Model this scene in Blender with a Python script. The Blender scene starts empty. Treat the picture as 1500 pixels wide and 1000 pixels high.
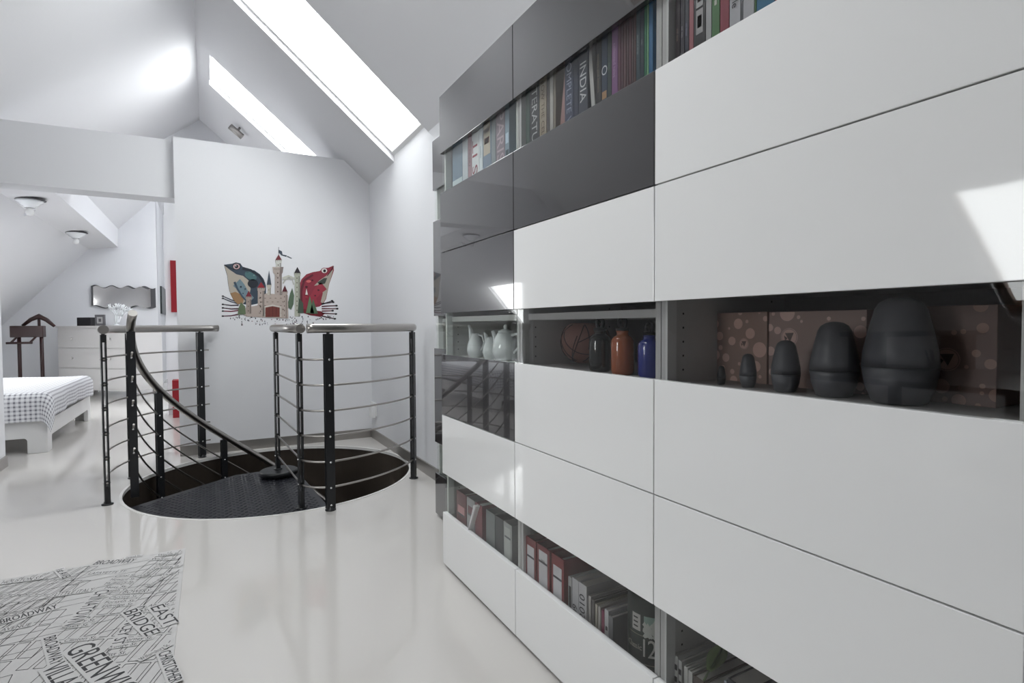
import bpy, bmesh, math, random
from mathutils import Vector, Matrix
random.seed(7)
PI = math.pi
scene = bpy.context.scene
COL = scene.collection

# ------------------------------------------------------------------ camera
F_PX, YAW, PITCH, ROLL, EYE = 806.436, math.radians(28.7433), math.radians(1.71378), math.radians(-0.28917), 1.05
_F = Vector((math.sin(YAW), math.cos(YAW), 0)); _R = Vector((math.cos(YAW), -math.sin(YAW), 0)); _U = Vector((0, 0, 1))
FWD = _F * math.cos(PITCH) - _U * math.sin(PITCH); _U2 = _U * math.cos(PITCH) + _F * math.sin(PITCH)
RGT = _R * math.cos(ROLL) + _U2 * math.sin(ROLL); UPV = _U2 * math.cos(ROLL) - _R * math.sin(ROLL)
cam_data = bpy.data.cameras.new('camera'); cam = bpy.data.objects.new('camera', cam_data); COL.objects.link(cam)
cam_data.sensor_width = 36.0; cam_data.sensor_fit = 'HORIZONTAL'; cam_data.lens = F_PX * 36.0 / 1500.0
cam_data.clip_start = 0.02
cam.matrix_world = Matrix(((RGT.x, UPV.x, -FWD.x, 0), (RGT.y, UPV.y, -FWD.y, 0), (RGT.z, UPV.z, -FWD.z, EYE), (0, 0, 0, 1)))
scene.camera = cam

def at(px, py, axis, val):
    """point of the plane axis=val seen at photo pixel (px, py)"""
    d = FWD + RGT * ((px - 750) / F_PX) + UPV * ((500 - py) / F_PX)
    o = Vector((0, 0, EYE)); t = (val - o[axis]) / d[axis]
    return o + d * t

# ------------------------------------------------------------------ world, exposure
w = bpy.data.worlds.new('overcast_sky'); scene.world = w; w.use_nodes = True
nt = w.node_tree; bg = nt.nodes['Background']
bg.inputs['Color'].default_value = (1.0, 0.99, 0.99, 1); bg.inputs['Strength'].default_value = 7.5
scene.view_settings.view_transform = 'Standard'; scene.view_settings.look = 'None'
scene.view_settings.gamma = 1.0; scene.view_settings.use_curve_mapping = False
scene.view_settings.exposure = 0.70

# ------------------------------------------------------------------ materials
def mat(name, col, rough=0.5, metal=0.0, spec=0.5, coat=0.0, bump=None):
    m = bpy.data.materials.new(name); m.use_nodes = True
    p = m.node_tree.nodes['Principled BSDF']
    p.inputs['Base Color'].default_value = (*col, 1); p.inputs['Roughness'].default_value = rough
    p.inputs['Metallic'].default_value = metal; p.inputs['Specular IOR Level'].default_value = spec
    p.inputs['Coat Weight'].default_value = coat; p.inputs['Coat Roughness'].default_value = 0.02
    if bump:
        N = m.node_tree.nodes; L = m.node_tree.links
        tc = N.new('ShaderNodeTexCoord'); no = N.new('ShaderNodeTexNoise'); b = N.new('ShaderNodeBump')
        no.inputs['Scale'].default_value = bump[0]; b.inputs['Strength'].default_value = bump[1]; b.inputs['Distance'].default_value = bump[2]
        L.new(tc.outputs['Object'], no.inputs['Vector']); L.new(no.outputs['Fac'], b.inputs['Height']); L.new(b.outputs['Normal'], p.inputs['Normal'])
    return m

def srgb(r, g, b):
    return tuple(((c / 255) / 12.92 if c <= 10 else ((c / 255 + 0.055) / 1.055) ** 2.4) for c in (r, g, b))

def glass_mat(name, tint, spec_f=0.06, rough=0.0):
    m = bpy.data.materials.new(name); m.use_nodes = True
    N = m.node_tree.nodes; L = m.node_tree.links; N.clear()
    out = N.new('ShaderNodeOutputMaterial'); mix = N.new('ShaderNodeMixShader'); tr = N.new('ShaderNodeBsdfTransparent')
    gl = N.new('ShaderNodeBsdfGlossy'); fr = N.new('ShaderNodeFresnel')
    tr.inputs['Color'].default_value = (*tint, 1); gl.inputs['Roughness'].default_value = rough; fr.inputs['IOR'].default_value = 1.5
    # the far face of the pane adds no reflection of its own
    ge = N.new('ShaderNodeNewGeometry'); sb = N.new('ShaderNodeMath'); sb.operation = 'SUBTRACT'; sb.inputs[0].default_value = 1.0
    ml_ = N.new('ShaderNodeMath'); ml_.operation = 'MULTIPLY'
    L.new(ge.outputs['Backfacing'], sb.inputs[1]); L.new(sb.outputs[0], ml_.inputs[0]); L.new(fr.outputs['Fac'], ml_.inputs[1])
    L.new(ml_.outputs[0], mix.inputs['Fac']); L.new(tr.outputs[0], mix.inputs[1]); L.new(gl.outputs[0], mix.inputs[2]); L.new(mix.outputs[0], out.inputs[0])
    return m

def plaster(name, col):
    m = mat(name, col, 0.65, spec=0.25, bump=(90, 0.12, 0.002))
    return m

M = {}
M['wall'] = plaster('matt_white_plaster', (0.735, 0.74, 0.765))
M['ceil'] = plaster('matt_white_ceiling_paint', (0.72, 0.72, 0.74))
M['floor'] = mat('glossy_pale_resin_floor', (0.69, 0.665, 0.64), 0.10, spec=0.6, coat=0.25, bump=(2.2, 0.05, 0.004))
M['base'] = mat('brushed_grey_metal_skirting', (0.30, 0.285, 0.27), 0.32, metal=0.55)
M['white_gloss'] = mat('white_lacquer_gloss', (0.90, 0.90, 0.90), 0.05, spec=0.45, coat=0.1, bump=(14.0, 0.05, 0.0010))
M['dark_gloss'] = mat('charcoal_lacquer_gloss', (0.035, 0.033, 0.036), 0.12, spec=0.6, coat=1.0, bump=(5.0, 0.03, 0.0007))
M['carcass'] = mat('white_foil_carcass', (0.62, 0.62, 0.61), 0.45)
M['carcass_grey'] = mat('grey_foil_carcass', (0.30, 0.295, 0.285), 0.5)
M['hole'] = mat('dark_pin_hole', (0.02, 0.02, 0.02), 0.8)
M['pale_strip'] = mat('satin_white', (0.78, 0.80, 0.79), 0.3)
M['glass'] = glass_mat('clear_cabinet_glass', (0.96, 0.975, 0.965))
M['smoke'] = glass_mat('smoked_cabinet_glass', (0.86, 0.86, 0.86))
M['pane'] = glass_mat('window_glass', (0.95, 0.97, 0.97))
M['gap'] = mat('black_rubber', (0.01, 0.01, 0.012), 0.5)
M['black'] = mat('black_powder_coated_steel', (0.012, 0.013, 0.015), 0.38)
M['steel'] = mat('brushed_stainless_steel', (0.42, 0.40, 0.38), 0.28, metal=1.0)
M['rivet'] = mat('polished_rivet_steel', (0.75, 0.75, 0.75), 0.25, metal=0.9)
M['plate'] = mat('blue_black_tread_plate', (0.013, 0.014, 0.020), 0.40, metal=0.3)
M['shaft'] = mat('dark_bronze_lining', (0.11, 0.09, 0.075), 0.28, metal=0.6, bump=(6, 0.2, 0.01))
M['rim'] = mat('white_hole_edging', (0.8, 0.79, 0.77), 0.25)
M['wood_frame'] = mat('brown_varnished_pine', (0.20, 0.10, 0.055), 0.4)
M['window_white'] = mat('white_window_paint', (0.8, 0.8, 0.8), 0.4)
M['furn_white'] = mat('white_painted_wood', (0.70, 0.695, 0.69), 0.4)
M['dresser'] = mat('pale_dresser_paint', (0.66, 0.645, 0.64), 0.4)
M['darkwood'] = mat('dark_mahogany', (0.035, 0.012, 0.012), 0.35)
M['ink'] = mat('black_print_ink', (0.02, 0.02, 0.022), 0.5)
M['rug'] = mat('white_printed_rug', (0.60, 0.59, 0.585), 0.6)
M['red'] = mat('deep_red_lacquer', (0.26, 0.004, 0.012), 0.4)
M['porcelain'] = mat('white_porcelain', (0.80, 0.82, 0.84), 0.08, coat=0.8)
M['mirror'] = mat('mirror_glass', (0.5, 0.49, 0.48), 0.08, metal=1.0)
M['plastic_white'] = mat('white_plastic', (0.78, 0.78, 0.78), 0.35)
M['desk'] = mat('black_stained_desk', (0.02, 0.019, 0.02), 0.35)
M['paper'] = mat('paper_page_edges', (0.60, 0.58, 0.54), 0.8)
M['white'] = mat('flat_white_print', (0.78, 0.78, 0.78), 0.5)
_cc = {}
def cmat(rgb, rough=0.45, kind='cloth'):
    k = (rgb, rough, kind)
    if k not in _cc:
        _cc[k] = mat('%s_%02x%02x%02x' % ((kind,) + rgb), srgb(*rgb), rough)
    return _cc[k]

# ------------------------------------------------------------------ mesh helpers
class MB:
    def __init__(s): s.bm = bmesh.new(); s.mats = []
    def mi(s, m):
        if m not in s.mats: s.mats.append(m)
        return s.mats.index(m)
    def face(s, vs, m):
        try:
            f = s.bm.faces.new(vs); f.material_index = s.mi(m); return f
        except ValueError: return None
    def box(s, x0, x1, y0, y1, z0, z1, m, mx=None, bev=0.0):
        P = [Vector((x, y, z)) for x in (x0, x1) for y in (y0, y1) for z in (z0, z1)]
        if mx: P = [mx @ p for p in P]
        v = [s.bm.verts.new(p) for p in P]
        fs = [s.face([v[i] for i in q], m) for q in ((0, 1, 3, 2), (4, 6, 7, 5), (0, 4, 5, 1), (2, 3, 7, 6), (0, 2, 6, 4), (1, 5, 7, 3))]
        if bev > 0:
            es = list({e for f in fs for e in f.edges})
            bmesh.ops.bevel(s.bm, geom=es, offset=bev, segments=2, affect='EDGES', profile=0.7, material=-1)
        return s
    def prism(s, pts, axis, a, b, m):
        """extrude polygon pts (2D) along axis from a to b. axis 0: pts=(y,z); 1: pts=(x,z); 2: pts=(x,y)"""
        def P(p, t):
            return Vector((t, p[0], p[1])) if axis == 0 else (Vector((p[0], t, p[1])) if axis == 1 else Vector((p[0], p[1], t)))
        A = [s.bm.verts.new(P(p, a)) for p in pts]; B = [s.bm.verts.new(P(p, b)) for p in pts]
        n = len(pts)
        s.face(A, m); s.face(B[::-1], m)
        for i in range(n): s.face([A[i], B[i], B[(i + 1) % n], A[(i + 1) % n]], m)
        return s
    def lathe(s, prof, m, c=(0, 0, 0), seg=32, mx=None, cap=True):
        rings = []
        for r, z in prof:
            ring = []
            for k in range(seg):
                a = 2 * PI * k / seg; p = Vector((r * math.cos(a), r * math.sin(a), z))
                p = (mx @ p) if mx else p
                ring.append(s.bm.verts.new(p + Vector(c)))
            rings.append(ring)
        for i in range(len(rings) - 1):
            for k in range(seg):
                f = s.face([rings[i][k], rings[i][(k + 1) % seg], rings[i + 1][(k + 1) % seg], rings[i + 1][k]], m)
                if f: f.smooth = True
        if cap:
            s.face(rings[0][::-1], m); s.face(rings[-1], m)
        return s
    def tube(s, pts, r, m, seg=12, cap=True, closed=False):
        pts = [Vector(p) for p in pts]; n = len(pts); rings = []
        up = None
        for i, p in enumerate(pts):
            t = (pts[min(i + 1, n - 1)] - pts[max(i - 1, 0)]).normalized()
            if up is None:
                up = Vector((0, 0, 1)) if abs(t.z) < 0.9 else Vector((1, 0, 0))
            u = (up - t * up.dot(t)).normalized(); v = t.cross(u); up = u
            rr = r[i] if isinstance(r, (list, tuple)) else r
            rings.append([s.bm.verts.new(p + (u * math.cos(2 * PI * k / seg) + v * math.sin(2 * PI * k / seg)) * rr) for k in range(seg)])
        for i in range(n - 1):
            for k in range(seg):
                f = s.face([rings[i][k], rings[i][(k + 1) % seg], rings[i + 1][(k + 1) % seg], rings[i + 1][k]], m)
                if f: f.smooth = True
        if cap: s.face(rings[0][::-1], m); s.face(rings[-1], m)
        return s
    def poly(s, pts, m):
        return s.face([s.bm.verts.new(Vector(p)) for p in pts], m)
    def grid(s, P, m, smooth=True):
        V = [[s.bm.verts.new(Vector(p)) for p in row] for row in P]
        for i in range(len(V) - 1):
            for j in range(len(V[0]) - 1):
                f = s.face([V[i][j], V[i + 1][j], V[i + 1][j + 1], V[i][j + 1]], m)
                if f: f.smooth = smooth
        return V
    def text(s, body, mx, size, m, sx=1.0, align='CENTER', extrude=0.0):
        cu = bpy.data.curves.new('txt', 'FONT'); cu.body = body; cu.size = size; cu.align_x = align; cu.align_y = 'CENTER'; cu.resolution_u = 3
        cu.extrude = extrude
        ob = bpy.data.objects.new('txt', cu); COL.objects.link(ob)
        dg = bpy.context.evaluated_depsgraph_get(); me = bpy.data.meshes.new_from_object(ob.evaluated_get(dg))
        T = mx @ Matrix.Diagonal((sx, 1, 1, 1)); idx = s.mi(m)
        vs = [s.bm.verts.new(T @ v.co) for v in me.vertices]
        for p in me.polygons:
            try: f = s.bm.faces.new([vs[i] for i in p.vertices]); f.material_index = idx
            except ValueError: pass
        bpy.data.objects.remove(ob); bpy.data.meshes.remove(me); bpy.data.curves.remove(cu)
        return s
    def build(s, name, parent=None, loc=None, recalc=True, autos=False):
        if recalc: bmesh.ops.recalc_face_normals(s.bm, faces=s.bm.faces[:])
        me = bpy.data.meshes.new(name)
        if loc is not None: bmesh.ops.translate(s.bm, vec=-Vector(loc), verts=s.bm.verts[:])
        s.bm.to_mesh(me); s.bm.free()
        for m in s.mats: me.materials.append(m)
        o = bpy.data.objects.new(name, me); COL.objects.link(o)
        if loc is not None: o.location = loc
        if parent: o.parent = parent; o.matrix_parent_inverse = Matrix.Translation(-parent.location) if parent.rotation_euler.z == 0 else Matrix.Identity(4)
        return o

def tag(o, label, cat, group=None):
    o['label'] = label; o['category'] = cat
    if group: o['group'] = group
    return o
def thing(name, loc, label, cat, group=None):
    o = bpy.data.objects.new(name, None); COL.objects.link(o); o.location = loc; o.empty_display_size = 0.05
    return tag(o, label, cat, group)
def struct(o): o['kind'] = 'structure'; return o
def bevel_mod(o, wd, seg=2):
    b = o.modifiers.new('soft_edges', 'BEVEL'); b.width = wd; b.segments = seg; b.limit_method = 'ANGLE'; return o

# ================================================================== DIMENSIONS
XF = 0.8764                                            # front plane of the bookcase
YS = [2.235, 1.584, 0.933, 0.282]                      # seams between its units, far to near
ZL = [0.012, 0.239, 0.408, 0.664, 0.927, 1.100, 1.360, 1.615, 1.780, 2.024]
XR = 1.330                                             # right wall
EAVE = 2.368; XRIDGE, ZRIDGE = -0.06, 3.55
SR = (ZRIDGE - EAVE) / (XR - XRIDGE); SL = 0.766
YB, YBT = 5.184, 5.469                                 # partition front, back of opening
YG = 7.72; YFAR = 11.3; YNEAR = -2.8; XL = -3.6
CX, CY, CR = 0.4106, 4.2002, 0.9133                    # stair opening
def zr(x): return EAVE + SR * (XR - x)
def zl(x): return ZRIDGE + SL * (x - XRIDGE)

# ================================================================== FLOOR (with round opening)
mb = MB(); seg = 128
x0, x1, y0, y1 = XL - .2, XR + .12, YNEAR - .1, 13.2
angs = sorted([2 * PI * k / seg for k in range(seg)] + [math.atan2(yy - CY, xx - CX) % (2 * PI) for xx in (x0, x1) for yy in (y0, y1)])
inner, outer, low = [], [], []
for a in angs:
    c, s_ = math.cos(a), math.sin(a)
    ts = []
    if c > 1e-9: ts.append((x1 - CX) / c)
    if c < -1e-9: ts.append((x0 - CX) / c)
    if s_ > 1e-9: ts.append((y1 - CY) / s_)
    if s_ < -1e-9: ts.append((y0 - CY) / s_)
    t = min(ts)
    inner.append(mb.bm.verts.new((CX + CR * c, CY + CR * s_, 0))); outer.append(mb.bm.verts.new((CX + t * c, CY + t * s_, 0)))
for i in range(len(angs)):
    j = (i + 1) % len(angs)
    mb.face([inner[i], outer[i], outer[j], inner[j]], M['floor'])
fl = struct(mb.build('floor', recalc=False))
for p in fl.data.polygons:
    pass
# white edging ring, shaft lining, lower floor
mb = MB()
def ring_band(mb, r0, r1, z0, z1, m, seg=128):
    A = []; 
    for k in range(seg):
        a = 2 * PI * k / seg; c, s_ = math.cos(a), math.sin(a)
        A.append([mb.bm.verts.new((CX + r * c, CY + r * s_, z)) for r, z in ((r0, z0), (r0, z1), (r1, z1), (r1, z0))])
    for k in range(seg):
        B = A[(k + 1) % seg]
        for q in range(4): mb.face([A[k][q], A[k][(q + 1) % 4], B[(q + 1) % 4], B[q]], m)
ring_band(mb, CR - .004, CR + .012, -.02, .0025, M['rim'])
struct(mb.build('trim_1'))
mb = MB(); ring_band(mb, CR + .001, CR + .03, -2.9, -.003, M['shaft']); struct(mb.build('wall_stairwell'))
mb = MB(); mb.box(CX - 1.1, CX + 1.1, CY - 1.1, CY + 1.1, -2.98, -2.9, M['shaft']); struct(mb.build('floor_lower'))

# ================================================================== WALLS
def slab_wall(name, pts, axis, a, b, m='wall'):
    mb = MB(); mb.prism(pts, axis, a, b, M[m]); return struct(mb.build(name))
slab_wall('wall_right', [(YNEAR, 0), (13, 0), (13, EAVE + .0), (YNEAR, EAVE + .0)], 0, XR, XR + .12)
XP = at(258, 400, 1, YB).x                             # left end of the partition
slab_wall('wall_back', [(XP, 0), (XR, 0), (XR, EAVE), (XR - (2.565 - EAVE) / SR, 2.565), (XP, 2.565)], 1, YB, YBT - .02)
XJ = -1.372
slab_wall('wall_back_beam', [(XJ, 2.09), (XP, 2.09), (XP, 2.555), (XJ, 2.540)], 1, 5.25, YBT)
slab_wall('wall_left', [(XL, 0), (XJ, 0), (XJ, zl(XJ) + .05), (XL, zl(XL) + .05)], 1, 5.25, YBT)
slab_wall('wall_right_far', [(YG + .05, EAVE), (13.1, EAVE), (13.1, 6.2), (YG + .05, 6.2)], 0, XR, XR + .12)
slab_wall('wall_knee', [(YNEAR, 0), (5.25, 0), (5.25, zl(XL) + .05), (YNEAR, zl(XL) + .05)], 0, XL - .1, XL)
XG = at(242, 400, 1, YG).x
slab_wall('wall_gable', [(XG, 0), (XR, 0), (XR, EAVE), (XRIDGE, ZRIDGE + .02), (-1.104, 2.752), (XG, 2.75)], 1, YG, YG + .12)
# far bedroom
f_sl, f_sl2, f_fr, f_st, f_up = [at(px, py, 1, YFAR) for px, py in ((10, 470), (130, 365), (173, 362), (173, 335), (218, 297))]
XC = at(231, 440, 1, YFAR).x
kx = -3.05; s1 = (f_sl2.z - f_sl.z) / (f_sl2.x - f_sl.x); kz = f_sl2.z + s1 * (kx - f_sl2.x)
s2 = (f_up.z - f_st.z) / (f_up.x - f_st.x)
slab_wall('wall_far', [(kx, 0), (XC, 0), (XC, f_st.z + s2 * (XC - f_st.x)), (f_st.x, f_st.z + .02), (f_fr.x, f_fr.z), (f_sl2.x, f_sl2.z), (kx, kz)], 1, YFAR, YFAR + .1)
slab_wall('wall_gable_upper', [(-1.75, zl(-1.75)), (-1.104, 2.75), (XR + .1, 2.75), (XR + .1, 6.0), (-1.75, 3.2)], 1, YG + .12, YG + .14)
slab_wall('wall_far_side', [(YFAR + .1, 0), (13, 0), (13, 3.6), (YFAR, 3.6)], 0, XC - .1, XC)
slab_wall('wall_far_end', [(XC - .1, 0), (XR, 0), (XR, 6.0), (XC - .1, 3.6)], 1, 13, 13.1)
slab_wall('wall_bedroom_knee', [(YBT, 0), (YFAR, 0), (YFAR, kz + .05), (YBT, kz + .05)], 0, kx - .1, kx)
# rear wall of the room (behind the viewpoint)
mb = MB(); mb.prism([(XL, 0), (XR, 0), (XR, EAVE + .1), (XRIDGE, ZRIDGE + .1), (XL, zl(XL) + .1)], 1, YNEAR - .1, YNEAR, M['wall'])
struct(mb.build('wall_rear'))

# ---- roof slopes as slabs with skylight openings; u = x, v = y, slab thickness along z
def slope(name, zf, xs, ys, holes, th=0.13, m='ceil'):
    mb = MB()
    for i in range(len(xs) - 1):
        for j in range(len(ys) - 1):
            cx, cy = (xs[i] + xs[i + 1]) / 2, (ys[j] + ys[j + 1]) / 2
            if any(h[0] < cx < h[1] and h[2] < cy < h[3] for h in holes): continue
            a, b, c, d = xs[i], xs[i + 1], ys[j], ys[j + 1]
            P = [(a, c, zf(a)), (b, c, zf(b)), (b, d, zf(b)), (a, d, zf(a))]
            lo = [mb.bm.verts.new(p) for p in P]; hi = [mb.bm.verts.new((p[0], p[1], p[2] + th)) for p in P]
            mb.face(lo[::-1], M[m]); mb.face(hi, M[m])
            for k in range(4): mb.face([lo[k], lo[(k + 1) % 4], hi[(k + 1) % 4], hi[k]], M[m])
    bmesh.ops.remove_doubles(mb.bm, verts=mb.bm.verts[:], dist=1e-5)
    # drop inner faces shared by two boxes
    seen = {}
    for f in mb.bm.faces:
        k = tuple(sorted((round(v.co.x, 4), round(v.co.y, 4), round(v.co.z, 4)) for v in f.verts)); seen.setdefault(k, []).append(f)
    bmesh.ops.delete(mb.bm, geom=[f for fs in seen.values() if len(fs) > 1 for f in fs], context='FACES_ONLY')
    return struct(mb.build(name))
def cuts(lo, hi, *v): return sorted({lo, hi, *[x for x in v if lo < x < hi]})
holes_r = [(0.17, XR - .0, 3.598, 4.388), (0.04, XR - .35, 5.64, 6.33)]
slope('ceiling_right', zr, cuts(XRIDGE, XR + .12, XR, XR - .35, .17, .04), cuts(YNEAR - .1, YG + .02, *[v for h in holes_r for v in h[2:]]), holes_r)
holes_l = [(-3.30, -2.28, 0.90, 1.76), (-.70, -.15, .9, 2.8)]  # second opening is unseen, added to brighten the bookcase fronts
slope('ceiling_left', zl, cuts(XL - .1, XRIDGE, -3.30, -2.28, -.70, -.15), cuts(YNEAR - .1, 5.26, *[v for h in holes_l for v in h[2:]]), holes_l)
slope('ceiling_left_loft', zl, [-1.45, XRIDGE], [5.26, YG + .02], [])
# bedroom ceilings
def zbed(x): return f_sl2.z + s1 * (x - f_sl2.x)
holes_b = [(-2.95, -2.3, 6.4, 8.2)]
slope('ceiling_bedroom_slope', zbed, cuts(kx - .1, f_sl2.x, -2.95, -2.3), cuts(YBT - .01, YFAR + .05, 6.4, 8.2), holes_b)
def extr(name, pts, ya, yb):
    mb = MB(); mb.prism(pts, 1, ya, yb, M['ceil']); return struct(mb.build(name))
extr('ceiling_bedroom_purlin', [(f_sl2.x, f_sl2.z), (f_fr.x, f_fr.z), (f_st.x, f_st.z + .05), (f_sl2.x, f_st.z + .05)], YBT - .01, YFAR + .05)
def zfar(x): return f_st.z + s2 * (x - f_st.x)
holes_added = [(-0.3, 1.0, 8.3, 10.6)]  # unseen skylight opening, added to light the far bedroom
slope('ceiling_bedroom_far', zfar, cuts(f_st.x - .05, 1.4, -0.3, 1.0), cuts(YG + .13, 13.1, 8.3, 10.6), holes_added)

# skylight windows, including two unseen ones added for their light
def skylight(n, x0, x1, y0, y1, zf, fm, sign):
    """frame + pane lying in the opening, near its outer face"""
    o = bpy.data.objects.new('window_%d' % n, None); COL.objects.link(o); struct(o)
    o.location = ((x0 + x1) / 2, (y0 + y1) / 2, zf((x0 + x1) / 2))
    mb = MB(); fw = .022 if fm is M['window_white'] else .05; d0, d1 = .055, .10
    def bar(a, b, c, d):
        P = [(a, c), (b, c), (b, d), (a, d)]
        lo = [mb.bm.verts.new((p[0], p[1], zf(p[0]) + d0)) for p in P]; hi = [mb.bm.verts.new((p[0], p[1], zf(p[0]) + d1)) for p in P]
        mb.face(lo, fm); mb.face(hi, fm)
        for k in range(4): mb.face([lo[k], lo[(k + 1) % 4], hi[(k + 1) % 4], hi[k]], fm)
    bar(x0, x1, y0, y0 + fw); bar(x0, x1, y1 - fw, y1); bar(x0, x0 + fw, y0 + fw, y1 - fw); bar(x1 - fw, x1, y0 + fw, y1 - fw)
    mb.build('window_frame', o)
    mb = MB(); a, b, c, d = x0 + fw, x1 - fw, y0 + fw, y1 - fw
    for k in (0.0, .006):
        mb.poly([(a, c, zf(a) + .075 + k), (b, c, zf(b) + .075 + k), (b, d, zf(b) + .075 + k), (a, d, zf(a) + .075 + k)], M['pane'])
    mb.build('window_pane', o)
    # daylight portal just outside the pane
    return o
def portal(cx, cy, cz, lx, ly, nrm):
    ld = bpy.data.lights.new('sky_portal', 'AREA'); ld.shape = 'RECTANGLE'; ld.size = lx; ld.size_y = ly; ld.cycles.is_portal = True
    lo = bpy.data.objects.new('sky_portal', ld); COL.objects.link(lo)
    z = -Vector(nrm).normalized(); y = Vector((0, 1, 0)) if abs(z.y) < .9 else Vector((0, 0, 1)); x = y.cross(z).normalized(); y = z.cross(x)
    lo.matrix_world = Matrix(((x.x, y.x, z.x, cx), (x.y, y.y, z.y, cy), (x.z, y.z, z.z, cz), (0, 0, 0, 1)))
n = 1
for h in holes_r:
    skylight(n, *h, zr, M['window_white'], 1); n += 1
    xm, ym = (h[0] + h[1]) / 2, (h[2] + h[3]) / 2; portal(xm, ym, zr(xm) + .15, (h[1] - h[0]) * math.hypot(1, SR), h[3] - h[2], (-SR, 0, -1))
for h in holes_l:
    skylight(n, *h, zl, M['wood_frame'], -1); n += 1
    xm, ym = (h[0] + h[1]) / 2, (h[2] + h[3]) / 2; portal(xm, ym, zl(xm) + .15, (h[1] - h[0]) * math.hypot(1, SL), h[3] - h[2], (SL, 0, -1))
for h in holes_added:  # added skylight, hidden behind the gable wall
    skylight(n, *h, zfar, M['window_white'], 1); n += 1
    xm, ym = (h[0] + h[1]) / 2, (h[2] + h[3]) / 2; portal(xm, ym, zfar(xm) + .15, (h[1] - h[0]) * math.hypot(1, s2), h[3] - h[2], (s2, 0, -1))
for h in holes_b:
    skylight(n, *h, zbed, M['window_white'], -1); n += 1
    xm, ym = (h[0] + h[1]) / 2, (h[2] + h[3]) / 2; portal(xm, ym, zbed(xm) + .15, (h[1] - h[0]) * math.hypot(1, s1), h[3] - h[2], (s1, 0, -1))
# baseboards
BH = .082
def bb(name, x0, x1, y0, y1):
    mb = MB(); mb.box(x0, x1, y0, y1, 0, BH, M['base']); struct(mb.build(name))
bb('baseboard_back', XP, XR - .012, YB - .012, YB)
bb('baseboard_right', XR - .012, XR, 2.87, YB)
bb('baseboard_left', XJ, XJ + .012, 5.25, YBT)
bb('baseboard_left_front', XL, XJ + .012, 5.238, 5.25)

# ================================================================== BOOKCASE UNITS
def bookcase_unit(name, xf, yn, yf, fronts, label, grey_back, shelf_mid, strip_on=True):
    """fronts: list (z0,z1,'w'|'d'|'g'); yn near end, yf far end"""
    root = thing(name, ((xf + XR) / 2, (yn + yf) / 2, 0), label, 'bookcase', 'glossy bookcase units')
    T = .018; xb = XR - .012; xi = xf + T + .004; g = .0015
    cm = M['carcass_grey'] if grey_back else M['carcass']
    for ya, yb_ in ((yn + g, yn + T), (yf - T, yf - g)):
        mb = MB(); mb.box(xi, xb, ya, yb_, .02, 2.02, M['carcass'])
        # shelf pin holes on inner faces
        inner_y = yb_ + .0004 if ya < (yn + yf) / 2 else ya - .0004
        for zz in [k * .032 + .05 for k in range(61)]:
            for xx in (xi + .05, xb - .06):
                mb.box(xx - .0022, xx + .0022, min(inner_y, inner_y + .0004), inner_y + .0004, zz - .0022, zz + .0022, M['hole'])
        mb.build('side_panel', root)
    mb = MB(); mb.box(xb - .006, xb, yn + T, yf - T, .02, 2.02, cm); mb.build('back_panel', root)
    shelves = [(.02, .038), (.425, .443), (.900, .918), (1.115, 1.133), (1.588, 1.606), (2.002, 2.02)]
    if shelf_mid: shelves.append((1.066, 1.086))
    for a, b in shelves:
        mb = MB(); fr = xi + (.02 if a != .02 else 0); mb.box(fr, xb - .006, yn + T, yf - T, a, b, M['carcass'] if not (grey_back and a < 1.0) else M['carcass_grey']); mb.build('shelf', root)
    mb = MB(); mb.box(xf + .03, xb, yn + .01, yf - .01, 0, .02, M['gap']); mb.build('plinth', root)
    for z0, z1, k in fronts:
        if k == 'g':
            mb = MB(); mb.box(xf + .012, xf + .016, yn + .002, yf - .002, z0 - .003, z1 + .003, M['smoke'] if grey_back else M['glass']); gd = mb.build('glass_door', root)
            if strip_on:
                mb = MB(); mb.box(xf + .0175, xf + .045, yf - .024, yf - .018, z0 - .01, z1 + .01, M['pale_strip']); mb.build('front_strip', gd)  # narrow pale strip behind the far edge of the glass
        else:
            mb = MB(); mb.box(xf, xf + T, yn + g, yf - g, z0 + g, z1 - g, M['white_gloss'] if k == 'w' else M['dark_gloss'])
            bevel_mod(mb.build('front_panel', root), .0012)
    return root
Z = ZL
def rows(s): # from top
    return [(Z[8 - i], Z[9 - i], c) for i, c in enumerate(s)]
U1 = bookcase_unit('bookcase_unit', XF, YS[1], YS[2 - 2], rows('dgddgdwgw'), 'tall bookcase unit with charcoal upper fronts, white jugs behind glass and two white fronts below', False, True)
U2 = bookcase_unit('bookcase_unit', XF, YS[2], YS[1], rows('dgdwgwwgw'), 'tall bookcase unit with black, white and glass fronts holding flasks, middle of the main run', True, True)
U3 = bookcase_unit('bookcase_unit', XF, YS[3], YS[2], rows('wgwwgwwgw'), 'tall bookcase unit with white lacquered fronts and grey figures behind glass, nearest the viewer', True, False)
U0 = bookcase_unit('bookcase_unit', 1.078, 2.245, 2.857, [(Z[8], 2.05, 'd'), (Z[7], Z[8], 'g'), (Z[5], Z[7], 'd'), (Z[4], Z[5], 'g'), (Z[2], Z[4], 'd'), (Z[1], Z[2], 'g'), (Z[0], Z[1], 'd')],
                   'set-back dark bookcase unit past the far end of the main run', False, True)

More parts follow.
